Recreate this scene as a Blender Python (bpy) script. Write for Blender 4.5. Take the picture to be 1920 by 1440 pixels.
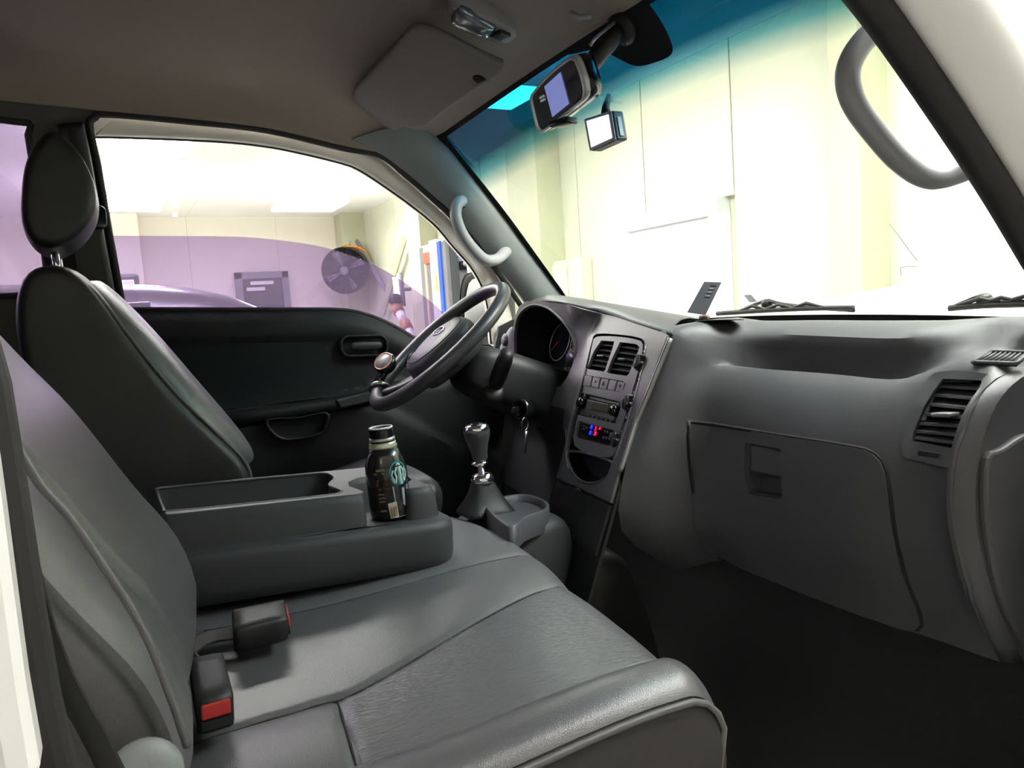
import bpy, bmesh, math, random
from mathutils import Vector, Matrix, geometry
from mathutils.bvhtree import BVHTree
random.seed(7)
V = Vector
SC = bpy.context.scene
COL = SC.collection
for o in list(bpy.data.objects):
    bpy.data.objects.remove(o, do_unlink=True)

# ------------------------------------------------------------------ camera
# world = the truck: +X forwards, +Y to the driver's side, Z up, cab floor at 0, metres
FPX = 1445.0
CAM = V((0.0, -1.22, 0.78))
YAW, PITCH, ROLL = (math.radians(a) for a in (28.0, 4.0, 1.2))
_f0 = V((math.sin(YAW), math.cos(YAW), 0)); _r0 = V((math.cos(YAW), -math.sin(YAW), 0)); _u0 = V((0, 0, 1))
FW = _f0*math.cos(PITCH) - _u0*math.sin(PITCH)
_u1 = _u0*math.cos(PITCH) + _f0*math.sin(PITCH)
RT = _r0*math.cos(ROLL) - _u1*math.sin(ROLL)
UP = _u1*math.cos(ROLL) + _r0*math.sin(ROLL)
cd = bpy.data.cameras.new('camera'); cd.sensor_width = 36.0; cd.lens = FPX/1920*36.0
cd.clip_start = 0.02; cd.clip_end = 100
camera = bpy.data.objects.new('camera', cd); COL.objects.link(camera)
camera.matrix_world = Matrix(((RT.x, UP.x, -FW.x, CAM.x), (RT.y, UP.y, -FW.y, CAM.y), (RT.z, UP.z, -FW.z, CAM.z), (0, 0, 0, 1)))
SC.camera = camera

# ------------------------------------------------------------------ world, exposure
w = bpy.data.worlds.new('world'); SC.world = w; w.use_nodes = True
w.node_tree.nodes['Background'].inputs[0].default_value = (1, 0.98, 0.94, 1)
w.node_tree.nodes['Background'].inputs[1].default_value = 0.3
SC.view_settings.view_transform = 'Standard'; SC.view_settings.look = 'None'
SC.view_settings.gamma = 1.0; SC.view_settings.use_curve_mapping = False
SC.view_settings.exposure = 1.58
LAMP_W = 9.0           # emission strength of the garage ceiling lamps

# ------------------------------------------------------------------ pixel -> place
def ray(px, py): return FW + (px-960)/FPX*RT - (py-720)/FPX*UP
def P(px, py, x=None, y=None, z=None):
    d = ray(px, py); i, v = (0, x) if x is not None else (1, y) if y is not None else (2, z)
    return CAM + d*((v-CAM[i])/d[i])
def PN(px, py, n, d):                       # on the plane n.p = d
    n = V(n); r = ray(px, py); return CAM + r*((d-n.dot(CAM))/n.dot(r))
# the truck stands nose-down by TH in the garage; garage frame -> world
TH = math.radians(3.0)
GR = Matrix(((math.cos(TH), 0, -math.sin(TH)), (0, 1, 0), (math.sin(TH), 0, math.cos(TH))))
def G(x, y=None, z=None):
    p = V(x) if y is None else V((x, y, z))
    return CAM + GR @ (p-CAM)
def GP(px, py, x=None, y=None, z=None):     # pixel -> garage coordinates
    d = GR.transposed() @ ray(px, py); i, v = (0, x) if x is not None else (1, y) if y is not None else (2, z)
    return CAM + d*((v-CAM[i])/d[i])
GM = Matrix.Translation(CAM) @ GR.to_4x4() @ Matrix.Translation(-CAM)

# ------------------------------------------------------------------ materials
def mat(name, color, rough=0.5, metal=0.0, spec=0.5, bump=0.0, bscale=200.0, var=0.0, vscale=6.0, coat=0.0, emit=None, estr=0.0, kind='noise', sheen=0.0):
    m = bpy.data.materials.new(name); m.use_nodes = True
    nt = m.node_tree; b = nt.nodes['Principled BSDF']
    c = tuple(color)+(1.0,)
    b.inputs['Base Color'].default_value = c; b.inputs['Roughness'].default_value = rough
    b.inputs['Metallic'].default_value = metal; b.inputs['Specular IOR Level'].default_value = spec
    b.inputs['Coat Weight'].default_value = coat
    if sheen: b.inputs['Sheen Weight'].default_value = sheen
    if emit:
        b.inputs['Emission Color'].default_value = tuple(emit)+(1.0,); b.inputs['Emission Strength'].default_value = estr
    tc = nt.nodes.new('ShaderNodeTexCoord')
    if var:
        n = nt.nodes.new('ShaderNodeTexNoise'); n.inputs['Scale'].default_value = vscale; n.inputs['Detail'].default_value = 5
        nt.links.new(tc.outputs['Object'], n.inputs['Vector'])
        r = nt.nodes.new('ShaderNodeMapRange'); r.inputs[1].default_value = 0.3; r.inputs[2].default_value = 0.7
        r.inputs[3].default_value = 1-var; r.inputs[4].default_value = 1+var
        nt.links.new(n.outputs['Fac'], r.inputs[0])
        mx = nt.nodes.new('ShaderNodeVectorMath'); mx.operation = 'SCALE'; mx.inputs[0].default_value = color
        nt.links.new(r.outputs[0], mx.inputs['Scale']); nt.links.new(mx.outputs[0], b.inputs['Base Color'])
    if bump:
        if kind == 'leather':
            t = nt.nodes.new('ShaderNodeTexVoronoi'); t.feature = 'DISTANCE_TO_EDGE'; out = 'Distance'
        elif kind == 'weave':
            t = nt.nodes.new('ShaderNodeTexNoise'); t.inputs['Detail'].default_value = 1; out = 'Fac'
        else:
            t = nt.nodes.new('ShaderNodeTexNoise'); t.inputs['Detail'].default_value = 3; out = 'Fac'
        t.inputs['Scale'].default_value = bscale
        if kind == 'weave':
            mp = nt.nodes.new('ShaderNodeMapping'); mp.inputs['Scale'].default_value = (0.35, 1.6, 0.35); mp.inputs['Rotation'].default_value = (0, 0, 0.35)
            nt.links.new(tc.outputs['Object'], mp.inputs[0]); nt.links.new(mp.outputs[0], t.inputs['Vector'])
        else:
            nt.links.new(tc.outputs['Object'], t.inputs['Vector'])
        bp = nt.nodes.new('ShaderNodeBump'); bp.inputs['Strength'].default_value = bump; bp.inputs['Distance'].default_value = 0.002
        nt.links.new(t.outputs[out], bp.inputs['Height']); nt.links.new(bp.outputs[0], b.inputs['Normal'])
    return m
def glass(name, color, gloss=0.06, rough=0.02, haze=0.0, hazecol=(1, 1, 1)):
    m = bpy.data.materials.new(name); m.use_nodes = True; nt = m.node_tree; nt.nodes.clear()
    out = nt.nodes.new('ShaderNodeOutputMaterial'); t = nt.nodes.new('ShaderNodeBsdfTransparent'); g = nt.nodes.new('ShaderNodeBsdfGlossy')
    t.inputs[0].default_value = tuple(color)+(1,); g.inputs['Roughness'].default_value = rough
    mx = nt.nodes.new('ShaderNodeMixShader'); mx.inputs[0].default_value = gloss
    nt.links.new(t.outputs[0], mx.inputs[1]); nt.links.new(g.outputs[0], mx.inputs[2])
    last = mx
    if haze:
        df = nt.nodes.new('ShaderNodeBsdfTranslucent'); df.inputs[0].default_value = tuple(hazecol)+(1,)
        m2 = nt.nodes.new('ShaderNodeMixShader'); m2.inputs[0].default_value = haze
        nt.links.new(mx.outputs[0], m2.inputs[1]); nt.links.new(df.outputs[0], m2.inputs[2]); last = m2
    nt.links.new(last.outputs[0], out.inputs[0])
    return m
M = {}
M['dash'] = mat('dash_plastic', (0.064, 0.064, 0.072), 0.5, bump=0.12, bscale=900, var=0.06)
M['fascia'] = mat('fascia_plastic', (0.095, 0.092, 0.1), 0.36, bump=0.05, bscale=1200)
M['console'] = mat('console_plastic', (0.042, 0.043, 0.047), 0.55, spec=0.4, bump=0.1, bscale=900)
M['pad'] = mat('pad_plastic', (0.055, 0.054, 0.06), 0.45, bump=0.1, bscale=900)
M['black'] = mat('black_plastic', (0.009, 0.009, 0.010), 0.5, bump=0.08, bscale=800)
M['gloss_black'] = mat('gloss_black', (0.008, 0.008, 0.01), 0.15)
M['void'] = mat('deep_black', (0.004, 0.004, 0.005), 0.8)
M['switch'] = mat('switch_plastic', (0.12, 0.11, 0.13), 0.4)
M['door'] = mat('door_plastic', (0.013, 0.014, 0.015), 0.6, spec=0.3, bump=0.12, bscale=800)
M['door_cloth'] = mat('door_insert', (0.017, 0.020, 0.0205), 0.85, spec=0.2, bump=0.25, bscale=1200)
M['leather'] = mat('seat_leather', (0.098, 0.099, 0.105), 0.34, spec=0.75, bump=0.14, bscale=420, kind='leather', var=0.06)
M['insert'] = mat('seat_insert', (0.112, 0.113, 0.12), 0.32, spec=0.75, bump=0.5, bscale=260, kind='weave', var=0.04)
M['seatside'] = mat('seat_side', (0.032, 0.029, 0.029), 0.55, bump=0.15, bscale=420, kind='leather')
M['leather_dark'] = mat('dark_leather', (0.016, 0.016, 0.018), 0.45, bump=0.12, bscale=420, kind='leather')
M['piping'] = mat('piping', (0.12, 0.12, 0.12), 0.5)
M['headliner'] = mat('headliner_cloth', (0.29, 0.238, 0.208), 0.9, bump=0.2, bscale=1500, var=0.05, vscale=3)
M['rail'] = mat('rail_trim', (0.075, 0.07, 0.068), 0.8, bump=0.15, bscale=1200)
M['visor'] = mat('visor_vinyl', (0.22, 0.20, 0.195), 0.75, bump=0.12, bscale=900)
M['pillar'] = mat('pillar_plastic', (0.185, 0.205, 0.203), 0.5, bump=0.1, bscale=900)
M['handle'] = mat('handle_plastic', (0.30, 0.30, 0.31), 0.42, bump=0.05, bscale=900)
M['rubber'] = mat('rubber', (0.012, 0.011, 0.012), 0.65)
M['paint'] = mat('cream_white_paint', (0.86, 0.80, 0.73), 0.4, coat=0.2)
M['paint_w'] = mat('white_paint', (0.85, 0.85, 0.83), 0.3, coat=0.4)
M['carpet'] = mat('carpet', (0.009, 0.0085, 0.009), 0.95, bump=0.6, bscale=700)
M['chrome'] = mat('chrome', (0.8, 0.8, 0.8), 0.12, metal=1.0)
M['steel'] = mat('steel', (0.45, 0.45, 0.42), 0.3, metal=1.0)
M['silver'] = mat('silver_plastic', (0.32, 0.32, 0.32), 0.35, metal=0.6)
M['wheel'] = mat('wheel_leather', (0.05, 0.05, 0.054), 0.36, bump=0.06, bscale=500, kind='leather')
M['red'] = mat('red_button', (0.42, 0.02, 0.02), 0.4)
M['mirror'] = mat('mirror_silver', (0.9, 0.9, 0.92), 0.03, metal=1.0)
M['wall'] = mat('wall_panel', (0.66, 0.68, 0.54), 0.45, var=0.015, vscale=2)
M['wall_l'] = mat('wall_panel_left', (0.80, 0.76, 0.66), 0.5, var=0.015, vscale=2)
M['column'] = mat('column_paint', (0.52, 0.53, 0.37), 0.5, var=0.03)
M['ceil'] = mat('ceiling_panel', (0.94, 0.93, 0.92), 0.6)
M['concrete'] = mat('concrete', (0.55, 0.54, 0.52), 0.6, bump=0.3, bscale=20, var=0.1)
M['doorwhite'] = mat('door_white', (0.88, 0.90, 0.92), 0.4)
M['doordark'] = mat('door_dark', (0.05, 0.05, 0.06), 0.5)
M['lamp'] = mat('led_panel', (1, 1, 1), 0.5, emit=(1.0, 0.99, 0.95), estr=LAMP_W)
M['tint'] = glass('purple_film_glass', (0.63, 0.56, 0.72), 0.04, haze=0.04, hazecol=(0.8, 0.65, 0.85))
M['orange'] = mat('orange_hose', (0.75, 0.28, 0.04), 0.5)
M['grey'] = mat('grey_metal', (0.22, 0.22, 0.24), 0.45)
M['blue'] = mat('blue_panel', (0.01, 0.10, 0.65), 0.35)
M['brown'] = mat('brown_panel', (0.45, 0.2, 0.12), 0.5)
M['white'] = mat('white_plastic', (0.85, 0.85, 0.85), 0.4)
M['carpaint'] = mat('grey_car_paint', (0.05, 0.048, 0.055), 0.3, metal=0.3, coat=0.6)
M['carglass'] = mat('car_glass', (0.02, 0.022, 0.025), 0.06, coat=0.3)

# ------------------------------------------------------------------ mesh helpers
def thing(name, label, cat, loc=(0, 0, 0), group=None):
    o = bpy.data.objects.new(name, None); COL.objects.link(o); o.location = loc
    o.empty_display_size = 0.05
    o['label'] = label; o['category'] = cat
    if group: o['group'] = group
    return o
def tag(o, label, cat, group=None):
    o['label'] = label; o['category'] = cat
    if group: o['group'] = group
    return o
def struct(o, label=None):
    o['kind'] = 'structure'
    if label: o['label'] = label
    return o
def abs_matrix(o):
    m = Matrix.Translation(o.location) if o.type == 'EMPTY' else o.matrix_basis.copy()
    return m
def adopt(o, parent):
    o.parent = parent
    chain = []; p = parent; mw = Matrix.Identity(4)
    while p is not None: chain.append(p); p = p.parent
    for q in reversed(chain): mw = mw @ q.matrix_parent_inverse @ q.matrix_basis
    o.matrix_parent_inverse = mw.inverted()
def mesh(name, verts, faces, m, parent=None, smooth=True, sub=0, bevel=0.0, solid=0.0, bseg=2, label=None, fix=True, offset=0, angle=None):
    me = bpy.data.meshes.new(name); me.from_pydata([tuple(v) for v in verts], [], faces); me.update()
    if fix:
        bm = bmesh.new(); bm.from_mesh(me); bmesh.ops.recalc_face_normals(bm, faces=bm.faces[:]); bm.to_mesh(me); bm.free()
    if smooth:
        for p in me.polygons: p.use_smooth = True
    me.materials.append(M[m] if isinstance(m, str) else m)
    o = bpy.data.objects.new(name, me); COL.objects.link(o)
    if solid:
        md = o.modifiers.new('solid', 'SOLIDIFY'); md.thickness = solid; md.offset = offset
    if solid and smooth and not sub:
        md = o.modifiers.new('split', 'EDGE_SPLIT'); md.split_angle = math.radians(38)
    if bevel:
        md = o.modifiers.new('bevel', 'BEVEL'); md.width = bevel; md.segments = bseg; md.limit_method = 'ANGLE'; md.angle_limit = math.radians(40)
        if smooth: md.harden_normals = False
    if sub:
        md = o.modifiers.new('sub', 'SUBSURF'); md.levels = sub; md.render_levels = sub
    if angle:
        me.set_sharp_from_angle(angle=math.radians(angle))
    if parent: adopt(o, parent)
    if label: o['label'] = label
    return o
def join(*parts):
    vs, fs = [], []
    for v, f in parts:
        n = len(vs); vs += list(v); fs += [tuple(i+n for i in q) for q in f]
    return vs, fs
def g_box(c, s, m=None):
    hx, hy, hz = (a/2 for a in s); c = V(c)
    v = [V((x, y, z)) for x in (-hx, hx) for y in (-hy, hy) for z in (-hz, hz)]
    if m is not None: v = [m @ p for p in v]
    v = [p+c for p in v]
    return v, [(0, 1, 3, 2), (4, 6, 7, 5), (0, 4, 5, 1), (2, 3, 7, 6), (0, 2, 6, 4), (1, 5, 7, 3)]
def rot(ax=None, deg=0.0, **k):
    m = Matrix.Identity(3)
    for a, d in k.items(): m = m @ Matrix.Rotation(math.radians(d), 3, a.upper())
    return m
def basis(x, y, z): return Matrix((V(x), V(y), V(z))).transposed()
def frame_n(n, up=(0, 0, 1)):               # local z along n, local y nearest to up
    n = V(n).normalized(); x = V(up).cross(n).normalized(); y = n.cross(x)
    return basis(x, y, n)
def spline(pts, n=8, closed=False):
    pts = [V(p) for p in pts]; out = []; N = len(pts)
    segs = N if closed else N-1
    for i in range(segs):
        p1, p2 = pts[i], pts[(i+1) % N]
        p0 = pts[i-1] if (closed or i > 0) else p1*2-p2
        p3 = pts[(i+2) % N] if (closed or i+2 < N) else p2*2-p1
        for k in range(n):
            t = k/n; t2 = t*t; t3 = t2*t
            out.append(0.5*((2*p1)+(p2-p0)*t+(2*p0-5*p1+4*p2-p3)*t2+(3*p1-p0-3*p2+p3)*t3))
    if not closed: out.append(pts[-1].copy())
    return out
def resample(pts, n, closed=False):
    pts = [V(p) for p in pts]
    if closed: pts = pts+[pts[0]]
    L = [0.0]
    for a, b in zip(pts, pts[1:]): L.append(L[-1]+(b-a).length)
    out = []; j = 0; m = n if closed else n-1
    for k in range(n):
        s = L[-1]*k/m
        while j < len(L)-2 and L[j+1] < s: j += 1
        d = L[j+1]-L[j]; out.append(pts[j].lerp(pts[j+1], 0 if d < 1e-9 else min(1, (s-L[j])/d)))
    return out
def g_tube(path, r, n=10, closed=False, caps=True, flat=1.0, up=None):
    path = [V(p) for p in path]; N = len(path); rs = r if isinstance(r, (list, tuple)) else [r]*N
    vs, fs = [], []; prev = None
    for i, p in enumerate(path):
        a = path[i-1] if (i > 0 or closed) else path[i]; b = path[(i+1) % N] if (i+1 < N or closed) else path[i]
        t = (b-a).normalized()
        if up is not None: e = t.cross(V(up)).normalized()
        elif prev is None:
            e = t.cross(V((0, 0, 1)));  e = t.cross(V((0, 1, 0))) if e.length < 0.1 else e; e.normalize()
        else: e = (prev-t*prev.dot(t)).normalized()
        prev = e; h = t.cross(e)
        for k in range(n):
            q = 2*math.pi*k/n; vs.append(p+e*(rs[i]*math.cos(q))+h*(rs[i]*flat*math.sin(q)))
    for i in range(N if closed else N-1):
        for k in range(n):
            a = i*n+k; b = i*n+(k+1) % n; c = ((i+1) % N)*n
            fs.append((a, b, c+(k+1) % n, c+k))
    if caps and not closed:
        fs.append(tuple(range(n))[::-1]); fs.append(tuple((N-1)*n+k for k in range(n)))
    return vs, fs
def g_loft(rows, closed=False, caps=False, wrap=False):
    n = len(rows[0]); vs = [V(p) for r in rows for p in r]; fs = []
    R = len(rows)
    for i in range(R if wrap else R-1):
        i2 = (i+1) % R
        for k in range(n if closed else n-1):
            fs.append((i*n+k, i*n+(k+1) % n, i2*n+(k+1) % n, i2*n+k))
    if caps:
        fs.append(tuple(range(n))[::-1]); fs.append(tuple((R-1)*n+k for k in range(n)))
    return vs, fs
def g_lathe(prof, o, axis=(0, 0, 1), n=24, m=None):   # prof = (radius, height)
    B = m if m is not None else frame_n(axis, (0, 1, 0) if abs(V(axis).normalized().z) > 0.9 else (0, 0, 1)); o = V(o)
    rows = [[o+B @ V((r*math.cos(2*math.pi*k/n), r*math.sin(2*math.pi*k/n), h)) for k in range(n)] for r, h in prof]
    return g_loft(rows, closed=True, caps=True)
def g_prism(loop, off):                                # loop of points, extruded by the vector off
    n = len(loop); vs = [V(p) for p in loop]+[V(p)+V(off) for p in loop]
    fs = [tuple(range(n))[::-1], tuple(range(n, 2*n))]+[(i, (i+1) % n, n+(i+1) % n, n+i) for i in range(n)]
    return vs, fs
def rrect(w, h, r, n=5):
    out = []
    for cx, cy, a0 in ((w/2-r, h/2-r, 0), (-w/2+r, h/2-r, 90), (-w/2+r, -h/2+r, 180), (w/2-r, -h/2+r, 270)):
        for k in range(n+1):
            a = math.radians(a0+90*k/n); out.append((cx+r*math.cos(a), cy+r*math.sin(a)))
    return out
def g_plate(o, B, loop2, t, z0=0.0):                   # 2-D loop in the frame B at o, thickness t
    lo = [V(o)+B @ V((a, b, z0)) for a, b in loop2]; return g_prism(lo, B @ V((0, 0, t)))
def inside(p, loop):
    c = False; j = len(loop)-1
    for i in range(len(loop)):
        a, b = loop[i], loop[j]
        if (a[1] > p[1]) != (b[1] > p[1]) and p[0] < (b[0]-a[0])*(p[1]-a[1])/(b[1]-a[1])+a[0]: c = not c
        j = i
    return c
def g_fill(outer, holes=(), step=None, lift=None, keep=0.35):   # 2-D region with holes -> triangles; lift maps 2-D to 3-D
    vs, es = [], []
    for lp in [outer]+list(holes):
        n = len(vs); vs += [V((p[0], p[1])) for p in lp]; es += [(n+i, n+(i+1) % len(lp)) for i in range(len(lp))]
    if step:
        xs = [p[0] for p in outer]; ys = [p[1] for p in outer]; bnd = [v.copy() for v in vs]
        x = min(xs); r = 0
        while x < max(xs):
            y = min(ys)+(step/2 if r % 2 else 0)
            while y < max(ys):
                if inside((x, y), outer) and not any(inside((x, y), h) for h in holes):
                    q = V((x, y))
                    if min((q-b).length_squared for b in bnd) > (keep*step)**2: vs.append(q)
                y += step
            x += step*0.87; r += 1
    ov, oe, of, *_ = geometry.delaunay_2d_cdt(vs, es, [], 0, 1e-6)
    fs = []
    for f in of:
        c = sum((ov[i] for i in f), V((0, 0)))/len(f)
        if inside(c, outer) and not any(inside(c, h) for h in holes): fs.append(tuple(f))
    lift = lift or (lambda a, b: V((a, b, 0)))
    return [lift(p.x, p.y) for p in ov], fs
def text_geo(s, size, o, B, depth=0.0004):
    cu = bpy.data.curves.new('t', 'FONT'); cu.body = s; cu.size = size; cu.extrude = depth; cu.align_x = 'CENTER'; cu.align_y = 'CENTER'; cu.resolution_u = 2
    ob = bpy.data.objects.new('t', cu); COL.objects.link(ob)
    me = bpy.data.meshes.new_from_object(ob.evaluated_get(bpy.context.evaluated_depsgraph_get()))
    vs = [V(o)+B @ v.co for v in me.vertices]; fs = [tuple(p.vertices) for p in me.polygons]
    bpy.data.objects.remove(ob); bpy.data.meshes.remove(me)
    return vs, fs
def lerp(a, b, t): return a+(b-a)*t
def sstep(a, b, x):
    t = max(0.0, min(1.0, (x-a)/(b-a))); return t*t*(3-2*t)
def interp(x, tab):
    if x <= tab[0][0]: return tab[0][1]
    for (a, b), (c, d) in zip(tab, tab[1:]):
        if x <= c: return b+(d-b)*(x-a)/(c-a)
    return tab[-1][1]
def mirror_y(pts): return [V((p.x, -p.y, p.z)) for p in pts]
def pillow(prof, y0, y1, r=0.04, n=5, crown=0.0, m=9):      # closed (x,z) outline, inflated between y0 and y1
    c = sum((V(p) for p in prof), V((0, 0)))/len(prof); rows = []
    sgn = 1 if y1 > y0 else -1
    st = [(y0+sgn*r*(1-math.sin(math.pi/2*k/n)), r*(1-math.cos(math.pi/2*k/n))) for k in range(n, -1, -1)]
    st = [(y0+sgn*r*(1-math.cos(math.pi/2*k/n)), r*(1-math.sin(math.pi/2*k/n))) for k in range(0, n+1)]
    en = [(y1-(a-y0), d) for a, d in reversed(st)]
    mid = [(lerp(st[-1][0], en[0][0], k/m), -crown*math.sin(math.pi*k/m)) for k in range(1, m)]
    for y, d in st+mid+en:
        N = len(prof); row = []
        for i in range(N):
            a = V(prof[i-1]); b = V(prof[(i+1) % N]); t = (b-a).normalized(); nn = V((t.y, -t.x))
            p = V(prof[i])
            if nn.dot(p-c) < 0: nn = -nn
            q = p-nn*d; row.append(V((q.x, y, q.y)))
        rows.append(row)
    return g_loft(rows, closed=True, caps=True)
# ================================================================== the garage
GX0, GX1, GY0, GY1, GZ0, GZ1 = -7.0, 3.0, -6.0, 8.4, -0.75, 2.10
def gm(geo): return [G(v) for v in geo[0]], geo[1]
def gbox(x0, x1, y0, y1, z0, z1): return gm(g_box(((x0+x1)/2, (y0+y1)/2, (z0+z1)/2), (abs(x1-x0), abs(y1-y0), abs(z1-z0))))
struct(mesh('floor', *gbox(GX0, GX1, GY0, GY1, GZ0-0.1, GZ0), 'concrete', smooth=False))
ceiling = struct(mesh('ceiling', *gbox(GX0, GX1, GY0, GY1, GZ1+0.03, GZ1+0.1), 'ceil', smooth=False))
x = GX0
while x < GX1-0.1:
    mesh('panel', *gbox(x+0.0008, min(GX1, x+1.0)-0.0008, GY0, GY1, GZ1, GZ1+0.03), 'ceil', ceiling, smooth=False); x += 1.0
wf = struct(mesh('wall_front', *gbox(GX1+0.05, GX1+0.15, GY0, GY1+0.15, GZ0, GZ1), 'wall', smooth=False))
y = 1.84-0.74*10
while y < GY1:
    a, b = max(y, GY0), min(y+0.74, GY1)
    # the white door interrupts the panels
    for z0, z1 in (((1.31, GZ1), ) if 1.92 <= (a+b)/2 <= 2.83 else ((GZ0, GZ1), )):
        mesh('panel', *gbox(GX1, GX1+0.05, a+0.004, b-0.004, z0, z1), 'wall', wf, smooth=False, bevel=0.003)
    y += 0.74
wl = struct(mesh('wall_left', *gbox(GX0, GX1+0.15, GY1+0.05, GY1+0.15, GZ0, GZ1), 'wall_l', smooth=False))
x = GX0
while x < GX1-0.05:
    mesh('panel', *gbox(x+0.001, min(GX1, x+1.0)-0.001, GY1, GY1+0.05, GZ0, GZ1), 'wall_l', wl, smooth=False, bevel=0.0015); x += 1.0
struct(mesh('wall_right', *gbox(GX0, GX1+0.15, GY0-0.1, GY0, GZ0, GZ1), 'wall_l', smooth=False))
struct(mesh('wall_back', *gbox(GX0-0.1, GX0, GY0, GY1, GZ0, GZ1), 'wall', smooth=False))

# columns on the walls
c1a, c1b = GP(947, 300, x=2.8).y, GP(1003, 300, x=2.8).y
struct(mesh('trim_1', *gbox(2.8, GX1, c1b, c1a, GZ0, GZ1), 'column', smooth=False, bevel=0.004))
c2a, c2b = GP(1556, 300, x=2.82).y, GP(1612, 300, x=2.82).y
struct(mesh('trim_2', *gbox(2.82, GX1, c2b, c2a, GZ0, GZ1), 'column', smooth=False, bevel=0.004))
struct(mesh('trim_3', *gbox(2.72, GX1, 8.1, GY1, GZ0, GZ1), 'column', smooth=False, bevel=0.004))
c4 = GP(262, 450, y=8.1).x
struct(mesh('trim_4', *gbox(c4-0.7, c4, 8.1, GY1, GZ0, GZ1), 'wall_l', smooth=False, bevel=0.004))
c5a, c5b = GP(762, 430, x=2.82).y, GP(786, 430, x=2.82).y
struct(mesh('trim_5', *gbox(2.82, GX1, c5b, c5a, GZ0, GZ1), 'column', smooth=False, bevel=0.004))

# white door in the front wall
dr = struct(mesh('door_1', *gbox(2.99, 3.04, 1.98, 2.73, GZ0, 1.22), 'doorwhite', smooth=False, bevel=0.004), 'white flush door in the pale front wall')
for a in ((1.92, 1.99, GZ0, 1.31), (2.72, 2.82, GZ0, 1.31), (1.92, 2.82, 1.22, 1.31)):
    mesh('door_frame', *gbox(2.95, 3.05, *a), 'doorwhite', dr, smooth=False, bevel=0.004)
mesh('door_handle', *gm(g_tube([(2.94, 2.05, 0.28), (2.90, 2.05, 0.28), (2.90, 2.16, 0.28)], 0.011)), 'steel', dr)
# dark door in the left wall
p, q = GP(438, 512, y=8.4), GP(538, 512, y=8.4)
dd = struct(mesh('door_2', *gbox(p.x+0.08, q.x-0.08, 8.37, 8.42, GZ0, p.z-0.07), 'doordark', smooth=False, bevel=0.004), 'dark grey steel door in the far left wall')
for a in ((p.x, p.x+0.08, 8.33, 8.45, GZ0, p.z), (q.x-0.08, q.x, 8.33, 8.45, GZ0, p.z), (p.x, q.x, 8.33, 8.45, p.z-0.08, p.z)):
    mesh('door_frame', *gbox(*a), 'grey', dd, smooth=False, bevel=0.004)
for a, b, c in ((0.28, 0.55, 0.13), (0.20, 0.38, 0.20)):
    mesh('door_sign', *gbox(p.x+a*(q.x-p.x), p.x+b*(q.x-p.x)+0.1, 8.355, 8.37, p.z-c-0.02, p.z-c+0.02), 'white', dd, smooth=False)

# ceiling lamps: long LED panels; the ones in view through the windscreen hang over the front
k = 0
for gx, gy in [(a, b) for a in (-4.6, -2.0, 0.3, 1.9) for b in (1.6, 3.9, 6.3)]+[(1.7, -0.7), (-2.4, -2.7)]:  # last two are out of view, added to brighten bench and dashboard
    if True:
        if gx == 1.9 and gy == 3.9: gx_, gy_ = GP(933, 183, z=GZ1-0.19).x, GP(933, 183, z=GZ1-0.19).y
        else: gx_, gy_ = (0.9 if (gx, gy) == (1.9, 1.6) else gx), gy
        hs_ = 0.17 if (gx, gy) in ((1.9, 3.9),) else 0.22 if gy < -2 else 0.5 if gy < 0 else 0.3
        t = thing('ceiling_lamp', 'white rectangular LED panel lamp on the garage ceiling', 'lamp', G(gx_, gy_, GZ1), 'LED panel lamps of the garage ceiling')
        mesh('lamp_housing', *gbox(gx_-0.05, gx_+0.05, gy_-0.05, gy_+0.05, GZ1-0.17, GZ1), 'white', t, smooth=False, bevel=0.004)
        mesh('diffuser', *gbox(gx_-hs_, gx_+hs_, gy_-hs_, gy_+hs_, GZ1-0.2, GZ1-0.17), 'lamp', t, smooth=False)
# row of small sprinkler boxes along the ceiling
pts = [(343, 265), (337, 307), (333, 338), (330, 364), (329, 386), (328, 404)]
for a, b in pts:
    q = GP(a, b, z=GZ1-0.03)
    if q.y < 8.2:
        tag(mesh('ceiling_bracket', *gbox(q.x-0.03, q.x+0.03, q.y-0.03, q.y+0.03, GZ1-0.05, GZ1), 'ceil', smooth=False, bevel=0.005), 'small pale bracket in a row on the garage ceiling', 'bracket', 'brackets in a row on the garage ceiling')

# wall fan with an orange hose coil behind it
fc = GP(648, 507, y=7.7); FR = 41/FPX*(9.2)*1.0
t = thing('industrial_fan', 'large round black wall fan mounted beside the orange hose coil', 'fan', G(fc))
fn = V((-0.55, -1, -0.1)).normalized(); FB = frame_n(fn)
def ring(c, B, r, tr, n=36, m=6): return gm(g_tube([c+B @ V((r*math.cos(2*math.pi*k/n), r*math.sin(2*math.pi*k/n), 0)) for k in range(n)], tr, m, closed=True))
mesh('cage_rim', *gm(g_lathe([(FR, -0.09), (FR+0.012, -0.09), (FR+0.012, 0.05), (FR, 0.05), (FR-0.005, 0.0)], fc, m=FB, n=40)), 'black', t)
sp = []
for j in range(28):
    a = 2*math.pi*j/28; d = FB @ V((math.cos(a), math.sin(a), 0))
    sp.append(gm(g_tube([fc+d*0.03+fn*0.075, fc+d*FR*0.6+fn*0.075, fc+d*FR+fn*0.05], 0.0035, 4)))
for rr in (0.35, 0.65): sp.append(ring(fc+fn*0.075, FB, FR*rr, 0.004, 30, 4))
o = mesh('cage_wires', *join(*sp), 'black', t)
mesh('hub_cap', *gm(g_lathe([(0.05, 0), (0.05, 0.02), (0.02, 0.03)], fc+fn*0.07, m=FB)), 'grey', t)
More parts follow.
